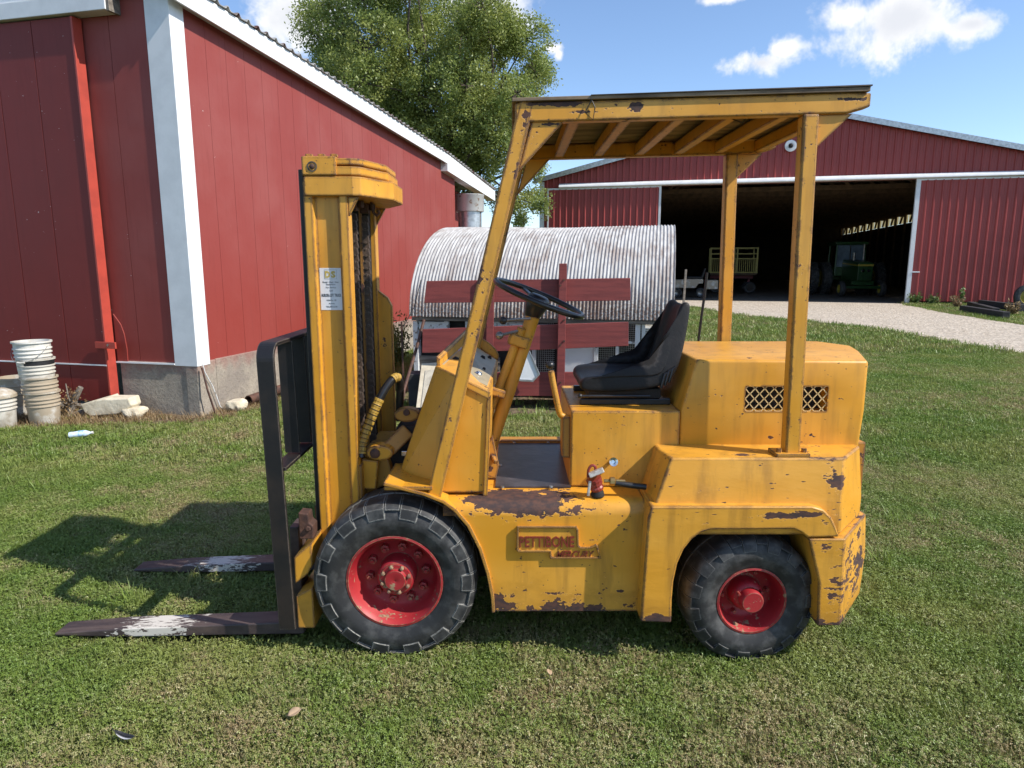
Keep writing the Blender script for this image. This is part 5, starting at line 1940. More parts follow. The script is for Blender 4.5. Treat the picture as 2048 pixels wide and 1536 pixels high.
# far side stiffener plate and cross ties
q = MB()
fx0, fx1 = T(762, 700, mir(2.95)).x, T(789, 700, mir(2.95)).x
q.prism([(fx0 - 0.02, 0.62), (fx1, 0.62), (fx1, 1.50), (fx1 - 0.02, 1.54), (fx0, 1.58), (fx0 - 0.02, 1.58)], mir(2.99), mir(2.96))
fb(q, 'mast_stiffener', bevel=0.004)
q = MB()
q.box(xb - 0.02, xb + 0.012, 2.94, mir(2.94), 0.62, 0.82)
fb(q, 'mast_crossbar', 'yellow_dirty', 0.005)
# vendor sticker on the channel web
ys = 2.953
sp = [T(627, 536, ys), T(673, 536, ys), T(676, 619, ys), T(632, 620, ys)]
sx0, sx1 = xa + 0.046, xb - 0.046
sz0, sz1 = T(650, 620, ys).z, T(650, 536, ys).z
q = MB()
q.box(sx0, sx1, 2.9548, 2.9562, sz0, sz1)
stk = fb(q, 'vendor_sticker', 'paper', 0)
sw, sh_ = sx1 - sx0, sz1 - sz0
yt = 2.9544


def sline(txt, v, h_, wf, mat='ink', bold=0.0):
    text_obj('printed_line', txt, P[mat], stk, ((sx0 + sx1) / 2, yt, sz0 + sh_ * v), (1, 0, 0), (0, 0, 1), width=sw * wf, height=sh_ * h_, extrude=0.0003, bold=bold, center=True)


q = MB()
for (a, b_, c_, d_) in ((0.22, 0.79, 0.955, 0.96), (0.22, 0.79, 0.74, 0.745), (0.22, 0.228, 0.745, 0.955), (0.782, 0.79, 0.745, 0.955)):
    q.box(sx0 + sw * a, sx0 + sw * b_, yt - 0.0002, yt + 0.0004, sz0 + sh_ * c_, sz0 + sh_ * d_)
q.build('logo_frame', P['steel'], stk)
sline('D', 0.765, 0.165, 0.25, 'gold', 0.06)
stk_children = [c for c in stk.children if c.name.startswith('printed_line')]
for c in stk_children:
    c.location.x -= sw * 0.13
sline('S', 0.765, 0.165, 0.22, 'gold', 0.06)
[c for c in stk.children if c.name.startswith('printed_line')][-1].location.x += sw * 0.13
sline('Rental - Used - New', 0.645, 0.042, 0.74)
sline('Equipment', 0.585, 0.045, 0.42)
sline('For Service', 0.52, 0.038, 0.46)
sline('Call', 0.445, 0.036, 0.15)
sline('AURORA LIFT TRUCK', 0.315, 0.075, 0.93, 'ink', 0.02)
sline('1030 Rt. 30', 0.215, 0.036, 0.45)
sline('Aurora', 0.14, 0.034, 0.27)
sline('708-896-5730', 0.06, 0.036, 0.52)

# --- load backrest of bent flat bar
bkx0, bkx1 = -1.022, -0.950
brk = empty('load_backrest', (-0.96, YC, 0.13), 0, FK)


def kb(q, name, mat='black_steel', bevel=0.003, smooth=False):
    return q.build(name, P[mat], brk, bevel=bevel, smooth=smooth)


rad, th = 0.075, 0.016
path = [(2.75, 0.13), (2.75, 0.80)]
ztp = 1.392
for k in range(9):
    a = math.pi - math.pi / 2 * k / 8
    path.append((2.75 + rad + rad * math.cos(a), ztp - rad + rad * math.sin(a)))
path2 = path + [(mir(y), z) for y, z in path[::-1]]
q = MB()
rings = []
for i, (y, z) in enumerate(path2):
    a, b_ = path2[max(i - 1, 0)], path2[min(i + 1, len(path2) - 1)]
    t = Vector((b_[0] - a[0], b_[1] - a[1])).normalized()
    nn = Vector((t.y, -t.x)) * th
    lean = (z - 0.13) * -0.020
    rings.append([(bkx0 + lean, y, z), (bkx1 + lean, y, z), (bkx1 + lean, y + nn.x, z + nn.y), (bkx0 + lean, y + nn.x, z + nn.y)])
q.loft(rings)
kb(q, 'outer_frame')
for yy in (2.98, 3.16, 3.34, 3.52):
    q = MB()
    q.loft([[(bkx0 + 0.005 - 0.012, yy, 0.868), (bkx1 - 0.012, yy, 0.868), (bkx1 - 0.012, yy + 0.012, 0.868), (bkx0 + 0.005 - 0.012, yy + 0.012, 0.868)],
            [(bkx0 + 0.005 - 0.02, yy, 1.375), (bkx1 - 0.02, yy, 1.375), (bkx1 - 0.02, yy + 0.012, 1.375), (bkx0 + 0.005 - 0.02, yy + 0.012, 1.375)]])
    kb(q, 'upright_bar')
q = MB()
q.box(bkx0 + 0.0, bkx1 - 0.005, 2.767, mir(2.767), 0.848, 0.864)
kb(q, 'cross_bar')

# --- carriage and forks
q = MB()
cu = XZ([(583, 1070), (622, 1040), (622, 1100), (607, 1118), (590, 1142)], 2.86)
q.prism([(-0.947, 0.455), (-0.868, 0.525), (-0.868, 0.42), (-0.895, 0.375), (-0.947, 0.335)], 2.772, mir(2.772))
fb(q, 'carriage_upper_bar', 'yellow', 0.004)
q = MB()
q.prism([(-0.947, 0.125), (-0.872, 0.125), (-0.872, 0.315), (-0.947, 0.275)], 2.772, mir(2.772))
fb(q, 'carriage_lower_bar', 'yellow', 0.004)
q = MB()
for yy in (2.98, mir(2.98)):
    q.box(-0.905, -0.885, yy - 0.012, yy + 0.012, 0.16, 0.62)
q.build('carriage_side_plate', P['yellow_dirty'], FK, bevel=0.003)
for yy in (2.81, mir(2.87)):
    q = MB()
    q.prism([(-0.93, 0.525), (-0.87, 0.525), (-0.868, 0.585), (-0.885, 0.60), (-0.888, 0.64), (-0.93, 0.645)], yy, yy + 0.07)
    q.lathe([(0, -0.012), (0.013, -0.012), (0.014, 0.0), (0, 0)], (-0.888, yy, 0.575), (0, 1, 0), 6)
    fb(q, 'fork_stop', 'rust', 0.004)


def fork_mat():
    m, nt, b = new_mat('scraped_fork_steel')
    p = pos(nt)
    st = node(nt, 'ShaderNodeMapping', {'Vector': p, 'Scale': (0.8, 4, 2)}).outputs[0]
    n1, n2 = noise_tex(nt, st, 6.0, 6, 0.65), noise_tex(nt, st, 24.0, 6, 0.7)
    c = mix(nt, mapr(nt, n1, 0.35, 0.65), (0.095, 0.068, 0.060), (0.045, 0.033, 0.034))
    se = node(nt, 'ShaderNodeSeparateXYZ', {0: p})
    w_ = M_(nt, 'SUBTRACT', 1.0, M_(nt, 'ABSOLUTE', M_(nt, 'DIVIDE', M_(nt, 'ADD', se.outputs[0], 1.62), 0.32)), clamp=True)
    w2 = M_(nt, 'ADD', M_(nt, 'MULTIPLY', w_, 0.28), M_(nt, 'ADD', M_(nt, 'MULTIPLY', n2, 0.6), M_(nt, 'MULTIPLY', n1, 0.4)))
    c = mix(nt, mapr(nt, w2, 0.68, 0.72), c, (0.58, 0.54, 0.48))
    nt.links.new(c, b.inputs['Base Color'])
    b.inputs['Roughness'].default_value = 0.5
    bump(nt, b, n2, 0.2, 0.004)
    return m


P['fork'] = fork_mat()
for yf0 in (2.86, mir(2.98)):
    q = MB()
    yf1 = yf0 + 0.115
    xt = T(107, 1264, 2.86).x
    q.loft([[(xt, yf0 + 0.004, 0.034), (xt, yf1 - 0.004, 0.034), (xt, yf1 - 0.004, 0.046), (xt, yf0 + 0.004, 0.046)],
            [(xt + 0.30, yf0, 0.030), (xt + 0.30, yf1, 0.030), (xt + 0.30, yf1, 0.070), (xt + 0.30, yf0, 0.070)],
            [(-1.02, yf0, 0.045), (-1.02, yf1, 0.045), (-1.02, yf1, 0.102), (-1.02, yf0, 0.102)],
            [(-0.955, yf0, 0.045), (-0.955, yf1, 0.045), (-0.975, yf1, 0.102), (-0.975, yf0, 0.102)]])
    q.loft([[(-1.000, yf0 + 0.001, 0.046), (-0.950, yf0 + 0.001, 0.046), (-0.950, yf1 - 0.001, 0.046), (-1.000, yf1 - 0.001, 0.046)],
            [(-0.990, yf0 + 0.001, 0.56), (-0.950, yf0 + 0.001, 0.56), (-0.950, yf1 - 0.001, 0.56), (-0.990, yf1 - 0.001, 0.56)]])
    fk = fb(q, 'fork', 'fork', 0.005)

# --- tilt linkage, hoses, brackets
q = MB()
tl = [T(724, 918, 2.99), T(757, 922, 2.99), T(752, 978, 2.99), T(723, 978, 2.99)]
q.prism([(p.x, p.z) for p in tl], 2.985, 3.02)
fb(q, 'mast_bracket', bevel=0.004)
q = MB()
cl = T(760, 905, 2.99)
q.prism([(cl.x + 0.062 * math.cos(t) * 1.0, cl.z + 0.036 * math.sin(t)) for t in [2 * math.pi * k / 16 for k in range(16)]], 2.975, 3.06)
lug = fb(q, 'tilt_lug', 'yellow', 0.008, smooth=False)
q = MB()
pc = T(750, 907, 2.975)
q.lathe([(0, -0.012), (0.012, -0.012), (0.022, -0.006), (0.024, 0.002)], pc, (0, 1, 0), 14)
q.build('pin', P['rust'], lug, smooth=True)
q = MB()
q.bar(T(775, 900, 3.05), T(815, 860, 3.10), 0.07, 0.07, (0, 1, 0))
fb(q, 'tilt_arm', 'yellow_dirty', 0.006)
q = MB()
ul = T(815, 828, 3.12)
q.prism([(ul.x + 0.060 * math.cos(t), ul.z + 0.034 * math.sin(t)) for t in [2 * math.pi * k / 16 for k in range(16)]], 3.09, 3.15)
lug2 = fb(q, 'cowl_lug', 'yellow_dirty', 0.008)
q = MB()
q.lathe([(0, -0.010), (0.014, -0.010), (0.016, 0.002)], T(813, 825, 3.09), (0, 1, 0), 12)
q.build('pin', P['rust'], lug2, smooth=True)
q = MB()
q.prism(XZ([(795, 850), (835, 850), (800, 960), (770, 960)], 3.1), 3.08, 3.5)
fb(q, 'front_bulkhead', 'dark', 0.005)
q = MB()
ub = XZ([(724, 905), (772, 905), (790, 965), (760, 975), (724, 1010)], 3.03)
q.prism(ub, 3.03, 3.45)
fb(q, 'trunnion', 'yellow_dirty', 0.006)
# taped hydraulic hose
hp = [T(*a, 2.97) for a in [(722, 915), (722, 890), (730, 862), (742, 830), (755, 800), (766, 780), (776, 768), (784, 766), (788, 776), (787, 800), (784, 860)]]
def smooth_path(pts, n=6):
    out = []
    for i in range(len(pts) - 1):
        p0, p1, p2, p3 = pts[max(i - 1, 0)], pts[i], pts[i + 1], pts[min(i + 2, len(pts) - 1)]
        for k in range(n):
            t = k / n
            out.append(0.5 * ((2 * p1) + (p2 - p0) * t + (2 * p0 - 5 * p1 + 4 * p2 - p3) * t * t + (3 * p1 - p0 - 3 * p2 + p3) * t ** 3))
    return out + [pts[-1]]


for i, p in enumerate(hp):
    p.y = 2.97 + 0.02 * i
hs = smooth_path(hp)
q = MB()
q.tube(hs, 0.0185, 12)
hose = fb(q, 'hydraulic_hose', 'plastic', 0, smooth=True)
q = MB()
seg = hs[2:24]
fine = smooth_path(seg, 4)
q.tube(fine, [0.0215 + (0.0016 if (i // 4) % 2 == 0 else 0.0) for i in range(len(fine))], 12)
q.build('tape_wrap', P['tape'], hose)
q = MB()
for k in range(4, len(fine) - 4, 7):
    q.tube([fine[k], fine[k + 1]], 0.0245, 12)
q.build('tape_seam', P['dark'], hose)
q = MB()
seg = smooth_path(hs[36:44], 3)
q.tube(seg, [0.0215 + (0.0016 if (i // 3) % 2 == 0 else 0.0) for i in range(len(seg))], 12)
q.build('tape_wrap', P['tape'], hose)

# --- steering column, wheel and levers
ysc = 3.27
c0, c1 = T(985, 880, ysc), T(1066, 632, ysc)
axis = (c1 - c0).normalized()
q = MB()
q.tube([T(972, 925, ysc), c0, c1], [0.034, 0.034, 0.034], 18)
col = fb(q, 'steering_column', 'yellow', 0, smooth=True)
q = MB()
q.tube([T(964, 862, ysc - 0.03), T(1044, 655, ysc - 0.03)], 0.021, 12)
q.build('column_jacket', P['yellow'], col, smooth=True)
q = MB()
cc = T(1037, 680, ysc)
q.bar(cc - axis * 0.028, cc + axis * 0.028, 0.10, 0.13, (0, 1, 0))
q.build('column_clamp', P['yellow'], col, bevel=0.01)
q = MB()
cc = T(985, 775, ysc - 0.06)
cc = T(992, 782, ysc - 0.05)
q.bar(cc - axis * 0.02, cc + axis * 0.02, 0.09, 0.10, (0, 1, 0))
q.build('column_bracket', P['yellow_dirty'], col, bevel=0.008)
wc = T(1076, 602, ysc)
SW = empty('steering_wheel', tuple(wc), 0, FK)
ax2 = Vector((math.sin(R(22)), -0.07, math.cos(R(22)))).normalized()
u_ = Vector((0, 1, 0))
w_ = ax2.cross(u_).normalized()
u_ = w_.cross(ax2)
q = MB()
RWH, rwh = 0.222, 0.0135
q.lathe([(RWH + rwh * math.cos(t), rwh * math.sin(t)) for t in [2 * math.pi * k / 12 for k in range(12)]], wc + ax2 * 0.015, ax2, 64, closed=True)
q.build('wheel_rim', P['plastic'], SW, smooth=True)
for k in range(3):
    t = 2 * math.pi * k / 3 + 0.4
    dr = u_ * math.cos(t) + w_ * math.sin(t)
    q = MB()
    q.bar(wc + dr * 0.03, wc + dr * 0.218 + ax2 * 0.012, 0.028, 0.012, ax2)
    q.build('spoke', P['plastic'], SW, bevel=0.004)
q = MB()
q.lathe([(0, 0.030), (0.040, 0.028), (0.055, 0.016), (0.058, 0.0), (0.052, -0.03), (0.040, -0.075), (0.032, -0.085), (0, -0.085)], wc, ax2, 28)
q.build('hub', P['plastic'], SW, smooth=True)
for (a, b_, m_, r_, nm_) in (((1060, 637), (1006, 641), 'plastic', 0.019, 'shift_lever'), ((1036, 662), (999, 671), 'steel', 0.019, 'shift_lever')):
    q = MB()
    p0, p1 = T(*a, ysc - 0.04), T(*b_, ysc - 0.10)
    q.tube([p0, p1], 0.007, 8)
    lv = fb(q, nm_, 'steel', 0, smooth=True)
    q = MB()
    q.ball(p1, r_, 16, 10)
    q.build('knob', P[m_], lv, smooth=True)
# hand brake
yl_ = 2.98
q = MB()
hb_ = [T(*a, yl_) for a in [(1102, 742), (1106, 765), (1112, 795), (1117, 818), (1122, 830), (1135, 835), (1150, 836)]]
q.tube(smooth_path(hb_, 4), 0.014, 10)
hb = fb(q, 'brake_lever', 'yellow', 0, smooth=True)
q = MB()
q.ball(T(1100, 730, yl_), (0.020, 0.020, 0.017), 16, 10)
q.build('knob', P['plastic'], hb, smooth=True)
q = MB()
q.box(T(1124, 860, yl_).x, T(1140, 860, yl_).x, yl_ - 0.03, yl_ + 0.03, T(1130, 912, yl_).z, T(1130, 832, yl_).z)
fb(q, 'lever_bracket', 'yellow_dirty', 0.004)
q = MB()
q.prism(XZ([(968, 895), (985, 870), (998, 930), (992, 955), (975, 950)], 3.05), 3.03, 3.06)
q.bar(T(975, 890, 3.1), T(992, 925, 3.0), 0.02, 0.02)
fb(q, 'pedal', 'yellow_dirty', 0.003)

# --- seat
prof = [(1166, 784), (1160, 776), (1161, 764), (1168, 756), (1182, 752), (1246, 750), (1306, 749), (1322, 744), (1331, 729), (1341, 700), (1353, 655), (1364, 618), (1373, 606), (1385, 605), (1390, 614), (1384, 645), (1373, 692), (1362, 728), (1350, 750), (1336, 766), (1318, 775), (1280, 782), (1220, 786)]
base_p = XZ(prof, 3.03)
cx_, cz_ = T(1290, 750, 3.03).x, T(1290, 750, 3.03).z
ins = set(range(2, 13))
slices = [(3.020, 0.016, 0.0), (3.026, 0.004, 0.0), (3.045, 0.0, 0.0), (3.085, 0.0, 0.004), (3.11, 0.0, 0.022), (3.18, 0.0, 0.030), (3.25, 0.0, 0.032)]
slices = slices + [(2 * 3.25 - y, i_, d_) for y, i_, d_ in slices[:-1][::-1]]
rings = []
npf = len(base_p)
for (y, inset, dip) in slices:
    ring = []
    for i, (x, z) in enumerate(base_p):
        a, b_ = Vector(base_p[i - 1]), Vector(base_p[(i + 1) % npf])
        t = (b_ - a).normalized()
        nrm = Vector((t.y, -t.x))
        # make it point to the inside
        k = inset + (dip if 3 <= i <= 12 else (dip * 0.4 if i in (2, 13) else 0.0))
        c_in = Vector((x, z)) + nrm * k
        tb = max(0.0, min(1.0, (c_in.y - cz_) / 0.30))
        ring.append((c_in.x, 3.232 + (y - 3.25) * (0.92 - 0.30 * tb), c_in.y))
    rings.append(ring)
q = MB()
q.loft(rings)
me = q.mesh('seat', True)
seat = link('seat', me, P['vinyl'], FK)
ss = seat.modifiers.new('round', 'SUBSURF')
ss.levels = ss.render_levels = 2
q = MB()
bp = XZ([(1352, 660), (1362, 628), (1366, 630), (1356, 662), (1343, 706), (1334, 726), (1330, 724), (1340, 702)], 3.10)
ringsb = []
for y in (3.145, 3.155, 3.31, 3.32):
    ringsb.append([(x - 0.0 + 0.030, y, z) for x, z in bp])
q.loft(ringsb)
q.build('back_cushion', P['seat_worn'], seat, bevel=0.004)
for (pts_, nm_) in (([(1322, 776), (1330, 748), (1336, 744)], 'bellows'), ([(1330, 771), (1338, 742), (1344, 738)], 'bellows'), ([(1338, 765), (1346, 738), (1352, 733)], 'bellows')):
    q = MB()
    q.tube([T(*a, 3.024) for a in pts_], [0.006, 0.009, 0.005], 8)
    q.build(nm_, P['plastic'], seat, smooth=True)
q = MB()
for yy in (3.06, 3.40):
    q.box(T(1162, 790, 3.03).x, T(1345, 790, 3.03).x, yy, yy + 0.03, zd + 0.001, zd + 0.028)
q.box(T(1190, 790, 3.03).x, T(1320, 790, 3.03).x, 3.095, 3.395, zd + 0.004, zd + 0.035)
fb(q, 'seat_rail', 'plastic', 0.004)
q = MB()
q.box(T(1178, 790, 3.03).x, T(1325, 790, 3.03).x, 3.06, 3.44, zd + 0.030, T(1250, 780, 3.03).z)
fb(q, 'seat_pan', 'dark', 0.006)
q = MB()
q.tube([T(1160, 792, 3.0), T(1300, 792, 3.02)], 0.006, 8)
q.ball(T(1160, 792, 3.0), 0.011)
fb(q, 'seat_slide_lever', 'plastic', 0, smooth=True)

# --- fuel shut-off, cap, fittings on the deck side
vy = 2.805
VL = empty('fuel_valve', tuple(T(1192, 985, vy)), 0, FK)
q = MB()
q.lathe([(0, 0), (0.026, 0.0), (0.030, 0.006), (0.027, 0.022), (0.022, 0.030), (0, 0.03)], T(1195, 993, vy), (0, 0, 1), 18)
q.build('valve_base', P['dark'], VL, smooth=True)
q = MB()
axv = Vector((-0.35, -0.1, 0.93)).normalized()
vc = T(1194, 976, vy)
q.lathe([(0, 0.0), (0.027, 0.0), (0.030, 0.012), (0.026, 0.020), (0.032, 0.028), (0.032, 0.038), (0.034, 0.046), (0.034, 0.056), (0, 0.060)], vc - axv * 0.008, axv, 14)
q.build('valve_body', P['valve_red'], VL)
q = MB()
q.bar(T(1178, 951, vy - 0.03), T(1207, 939, vy - 0.03), 0.05, 0.020, (0, 0.2, 1))
q.bar(T(1176, 992, vy - 0.03), T(1180, 962, vy - 0.03), 0.012, 0.012)
q.build('valve_bracket', plain('dull_label_plate', (0.50, 0.48, 0.45), (0.30, 0.24, 0.20), rough=0.5, scale=40), VL, bevel=0.003)
q = MB()
q.tube(smooth_path([T(*a, vy) for a in [(1176, 955), (1177, 940), (1183, 931), (1190, 933), (1191, 940)]], 4), 0.006, 8)
q.build('bent_pipe', P['valve_red'], VL, smooth=True)
q = MB()
q.tube([T(1208, 962, vy), T(1222, 962, vy)], 0.009, 10)
q.lathe([(0, 0), (0.018, 0.0), (0.020, 0.004), (0.020, 0.02), (0.014, 0.026), (0, 0.026)], T(1219, 963, vy), (1, 0, 0), 10)
q.tube([T(1232, 961, vy), T(1250, 962, vy)], 0.007, 8)
q.build('brass_fitting', P['brass'], VL, smooth=False)
q = MB()
q.tube(smooth_path([T(*a, vy) for a in [(1228, 966), (1245, 968), (1265, 971), (1284, 973), (1292, 974)]], 3), 0.013, 10)
q.build('rubber_hose', P['plastic'], VL, smooth=True)
q = MB()
cp_ = T(1222, 923, 2.925)
axc = Vector((0.15, -1, 0.25)).normalized()
q.lathe([(0, 0.012), (0.008, 0.012), (0.010, 0.020), (0.0195, 0.022), (0.0205, 0.018), (0.018, 0.0), (0.008, -0.01), (0.008, -0.04)], cp_ + axc * 0.02, axc, 20)
fb(q, 'switch_knob', 'chrome', 0, smooth=True)
# loose strap hanging behind the seat
q = MB()
q.tube(smooth_path([T(*a, 3.66) for a in [(1414, 545), (1409, 590), (1402, 640), (1396, 690)]], 3), 0.007, 6)
fb(q, 'strap', 'wire', 0)
q = MB()
sc = T(815, 905, 3.05)
q.box(sc.x - 0.025, sc.x + 0.02, 3.03, 3.06, sc.z - 0.012, sc.z + 0.012)
fb(q, 'serial_plate', 'chrome', 0.002)
# ------------------------------------------------------------------ tree behind the barn
def leaf_mat(name, a, b_, c_, world=False, trans=0.35):
    m, nt, bs = new_mat(name)
    nt.nodes.remove(bs)
    ge = node(nt, 'ShaderNodeNewGeometry')
    oi = node(nt, 'ShaderNodeObjectInfo')
    n1 = noise_tex(nt, ge.outputs['Position'], 0.8 if not world else 0.9, 4)
    rnd = ge.outputs['Random Per Island'] if not world else oi.outputs['Random']
    col = mix(nt, rnd, a, b_)
    col = mix(nt, mapr(nt, n1, 0.42, 0.66, 0, 0.75), col, c_)
    d = node(nt, 'ShaderNodeBsdfDiffuse', {'Color': col})
    t = node(nt, 'ShaderNodeBsdfTranslucent', {'Color': col})
    g_ = node(nt, 'ShaderNodeBsdfGlossy', {'Color': (0.6, 0.65, 0.6, 1), 'Roughness': 0.45})
    mx = node(nt, 'ShaderNodeMixShader', {0: trans, 1: d.outputs[0], 2: t.outputs[0]})
    mx2 = node(nt, 'ShaderNodeMixShader', {0: 0.05, 1: mx.outputs[0], 2: g_.outputs[0]})
    nt.links.new(mx2.outputs[0], nt.nodes['Material Output'].inputs[0])
    return m, nt, col, d, t


P['leaf'] = leaf_mat('tree_leaves', (0.310, 0.360, 0.095), (0.200, 0.270, 0.070), (0.350, 0.375, 0.105), trans=0.5)[0]
P['bark'] = plain('tree_bark', (0.085, 0.065, 0.048), (0.045, 0.035, 0.028), rough=0.9, scale=6, bmp=0.4)


def quads(centers, normals_rng, size, ratio=0.55):
    n = len(centers)
    a = RNG.normal(size=(n, 3))
    a /= np.linalg.norm(a, axis=1)[:, None]
    b = RNG.normal(size=(n, 3))
    b -= a * (a * b).sum(1)[:, None]
    b /= np.linalg.norm(b, axis=1)[:, None]
    s = size * RNG.uniform(0.6, 1.3, n)[:, None]
    a, b = a * s, b * s * ratio
    v = np.empty((n * 4, 3))
    v[0::4] = centers - a
    v[1::4] = centers + b
    v[2::4] = centers + a
    v[3::4] = centers - b
    f = np.arange(n * 4).reshape(n, 4)
    return v, f


def np_mesh(name, v, f):
    me = bpy.data.meshes.new(name)
    n, k = f.shape
    me.vertices.add(len(v))
    me.vertices.foreach_set('co', np.ascontiguousarray(v, dtype=np.float32).ravel())
    me.loops.add(n * k)
    me.loops.foreach_set('vertex_index', np.ascontiguousarray(f, dtype=np.int32).ravel())
    me.polygons.add(n)
    me.polygons.foreach_set('loop_start', np.arange(0, n * k, k, dtype=np.int32))
    me.polygons.foreach_set('loop_total', np.full(n, k, dtype=np.int32))
    me.update(calc_edges=True)
    return me


TREE = empty('broadleaf_tree', (-2.6, 29.0, 0))
tag(TREE, 'tall leafy green tree rising behind the red barn', 'tree')
DT = 29.0
lumps = []
for (px_, py_, r_) in [(640, 95, 58), (690, 130, 75), (680, 60, 60), (740, 40, 75), (760, 130, 85), (800, 0, 85), (850, -40, 90), (900, 30, 85), (860, 110, 90), (930, 110, 80), (990, 90, 65),
                       (1035, 125, 55), (1060, 160, 40), (1000, 170, 70), (950, 200, 75), (880, 210, 80), (820, 220, 75), (760, 210, 65), (720, 190, 55), (1030, 215, 50), (970, 270, 65),
                       (910, 290, 65), (1000, 320, 55), (960, 345, 50), (1045, 270, 40), (1040, 340, 42), (1075, 395, 26), (1062, 420, 20), (1025, 395, 35), (1040, 440, 14), (1075, 120, 22), (1010, 60, 38), (1052, 95, 26), (615, 115, 26), (655, 40, 34), (850, 300, 60), (785, 265, 50)]:
    for k in range(2 if r_ > 30 else 1):
        dep = RNG.uniform(-3.2, 3.2) if r_ > 45 else RNG.uniform(-1.2, 1.2)
        c = T(px_, py_, DT)
        jit = RNG.normal(scale=0.25, size=3)
        lumps.append((np.array([c.x, DT + dep, c.z]) + jit * [1, 1, 0.7], r_ * 0.0213 * RNG.uniform(0.72, 0.94)))
tw = MB()
trunk_top = Vector((-2.6, 29.0, 5.0))
q = MB()
q.tube([(-2.6, 29, -0.1), (-2.65, 29, 1.2), (-2.55, 29.05, 3.0), (-2.6, 29.0, 5.2)], [0.50, 0.40, 0.36, 0.30], 14)
q.build('trunk', P['bark'], TREE, smooth=True)
cents = []
for (c, r_) in lumps:
    e_ = Vector(c)
    st_ = trunk_top + Vector((0, 0, RNG.uniform(-1.6, 0.6)))
    mid_ = st_.lerp(e_, 0.5) + Vector((RNG.normal() * 0.55, RNG.normal() * 0.55, 0.5 + RNG.normal() * 0.3))
    pth = smooth_path([st_, mid_, e_], 5)
    tw.tube(pth, list(np.linspace(0.085, 0.014, len(pth))), 6)
    for k in range(6):
        d_ = Vector(RNG.normal(size=3)).normalized()
        d_.z = abs(d_.z) * 0.7
        tw.tube([e_ - d_ * 0.3, e_ + d_ * r_ * 0.55 + Vector((0, 0, 0.1)), e_ + d_ * r_ * 0.95], [0.025, 0.015, 0.006], 4)
    # twig-ends carry the leaf clusters
    nt_ = int(44 * r_ * r_ + 14)
    dirs = RNG.normal(size=(nt_, 3))
    dirs /= np.linalg.norm(dirs, axis=1)[:, None]
    rad_ = r_ * (RNG.uniform(0.25, 1.0, nt_) ** 0.5)
    ce = c + dirs * rad_[:, None] * np.array([1.0, 1.0, 0.85])
    for p_ in ce:
        m_ = RNG.integers(32, 72)
        drift = RNG.normal(size=3) * 0.10 + np.array([0, 0, 0.05])
        cents.append(p_ + RNG.normal(scale=0.13, size=(m_, 3)) + np.linspace(0, 1.6, m_)[:, None] * drift)
tw.build('limbs', P['bark'], TREE, smooth=True)
cents = np.concatenate(cents)
v, f = quads(cents, None, 0.050, 0.55)
me = np_mesh('crown', v, f)
cro = link('crown', me, P['leaf'], TREE)
print('leaves', len(cents))

# ------------------------------------------------------------------ grass
def grass_mat(name):
    m, nt, col, d, t = leaf_mat(name, (0.205, 0.280, 0.050), (0.120, 0.205, 0.034), (0.290, 0.310, 0.085), True, 0.30)
    ge = node(nt, 'ShaderNodeNewGeometry')
    oi = node(nt, 'ShaderNodeObjectInfo')
    n2 = noise_tex(nt, ge.outputs['Position'], 0.55, 5, 0.6)
    n3 = noise_tex(nt, ge.outputs['Position'], 3.2, 4, 0.6)
    se = node(nt, 'ShaderNodeSeparateXYZ', {0: ge.outputs['Position']})
    dryband = mapr(nt, se.outputs[1], 3.3, 1.9, 0.0, 0.06)
    dry = M_(nt, 'ADD', M_(nt, 'ADD', M_(nt, 'MULTIPLY', n2, 0.50), M_(nt, 'MULTIPLY', n3, 0.42)), M_(nt, 'MULTIPLY', oi.outputs['Random'], 0.16))
    dry = M_(nt, 'ADD', dry, dryband)
    c2 = mix(nt, mapr(nt, dry, 0.52, 0.68, 0, 0.85), col, (0.40, 0.34, 0.165))
    c3 = mix(nt, mapr(nt, dry, 0.62, 0.74, 0, 0.8), c2, (0.33, 0.23, 0.13))
    nt.links.new(c3, d.inputs['Color'])
    nt.links.new(c3, t.inputs['Color'])
    return m


P['grass'] = grass_mat('grass_blades')
P['straw'] = leaf_mat('dry_grass', (0.34, 0.24, 0.12), (0.22, 0.14, 0.07), (0.28, 0.19, 0.09), True, 0.2)[0]


def blade_tuft(n, rad_, hmin, hmax, w, lean, name, mat):
    vs, fs = [], []
    for k in range(n):
        a, r_ = RNG.uniform(0, 2 * math.pi), rad_ * math.sqrt(RNG.uniform())
        bx_, by_ = r_ * math.cos(a), r_ * math.sin(a)
        h_ = RNG.uniform(hmin, hmax)
        d_ = RNG.uniform(0, 2 * math.pi)
        ln = RNG.uniform(0.2, 1.0) * lean * h_
        tx, ty = math.cos(d_), math.sin(d_)
        ww = w * RNG.uniform(0.6, 1.2)
        o_ = len(vs)
        vs += [(bx_ - ty * ww, by_ + tx * ww, -0.004), (bx_ + ty * ww, by_ - tx * ww, -0.004),
               (bx_ + tx * ln * 0.4 + ty * ww * 0.8, by_ + ty * ln * 0.4 - tx * ww * 0.8, h_ * 0.6), (bx_ + tx * ln * 0.4 - ty * ww * 0.8, by_ + ty * ln * 0.4 + tx * ww * 0.8, h_ * 0.6),
               (bx_ + tx * ln, by_ + ty * ln, h_)]
        fs += [(o_, o_ + 1, o_ + 2, o_ + 3), (o_ + 3, o_ + 2, o_ + 4)]
    b = MB()
    b.add(vs, fs)
    me = bpy.data.meshes.new(name)
    me.from_pydata(b.v, [], b.f)
    me.materials.append(P[mat])
    return bpy.data.objects.new(name, me)


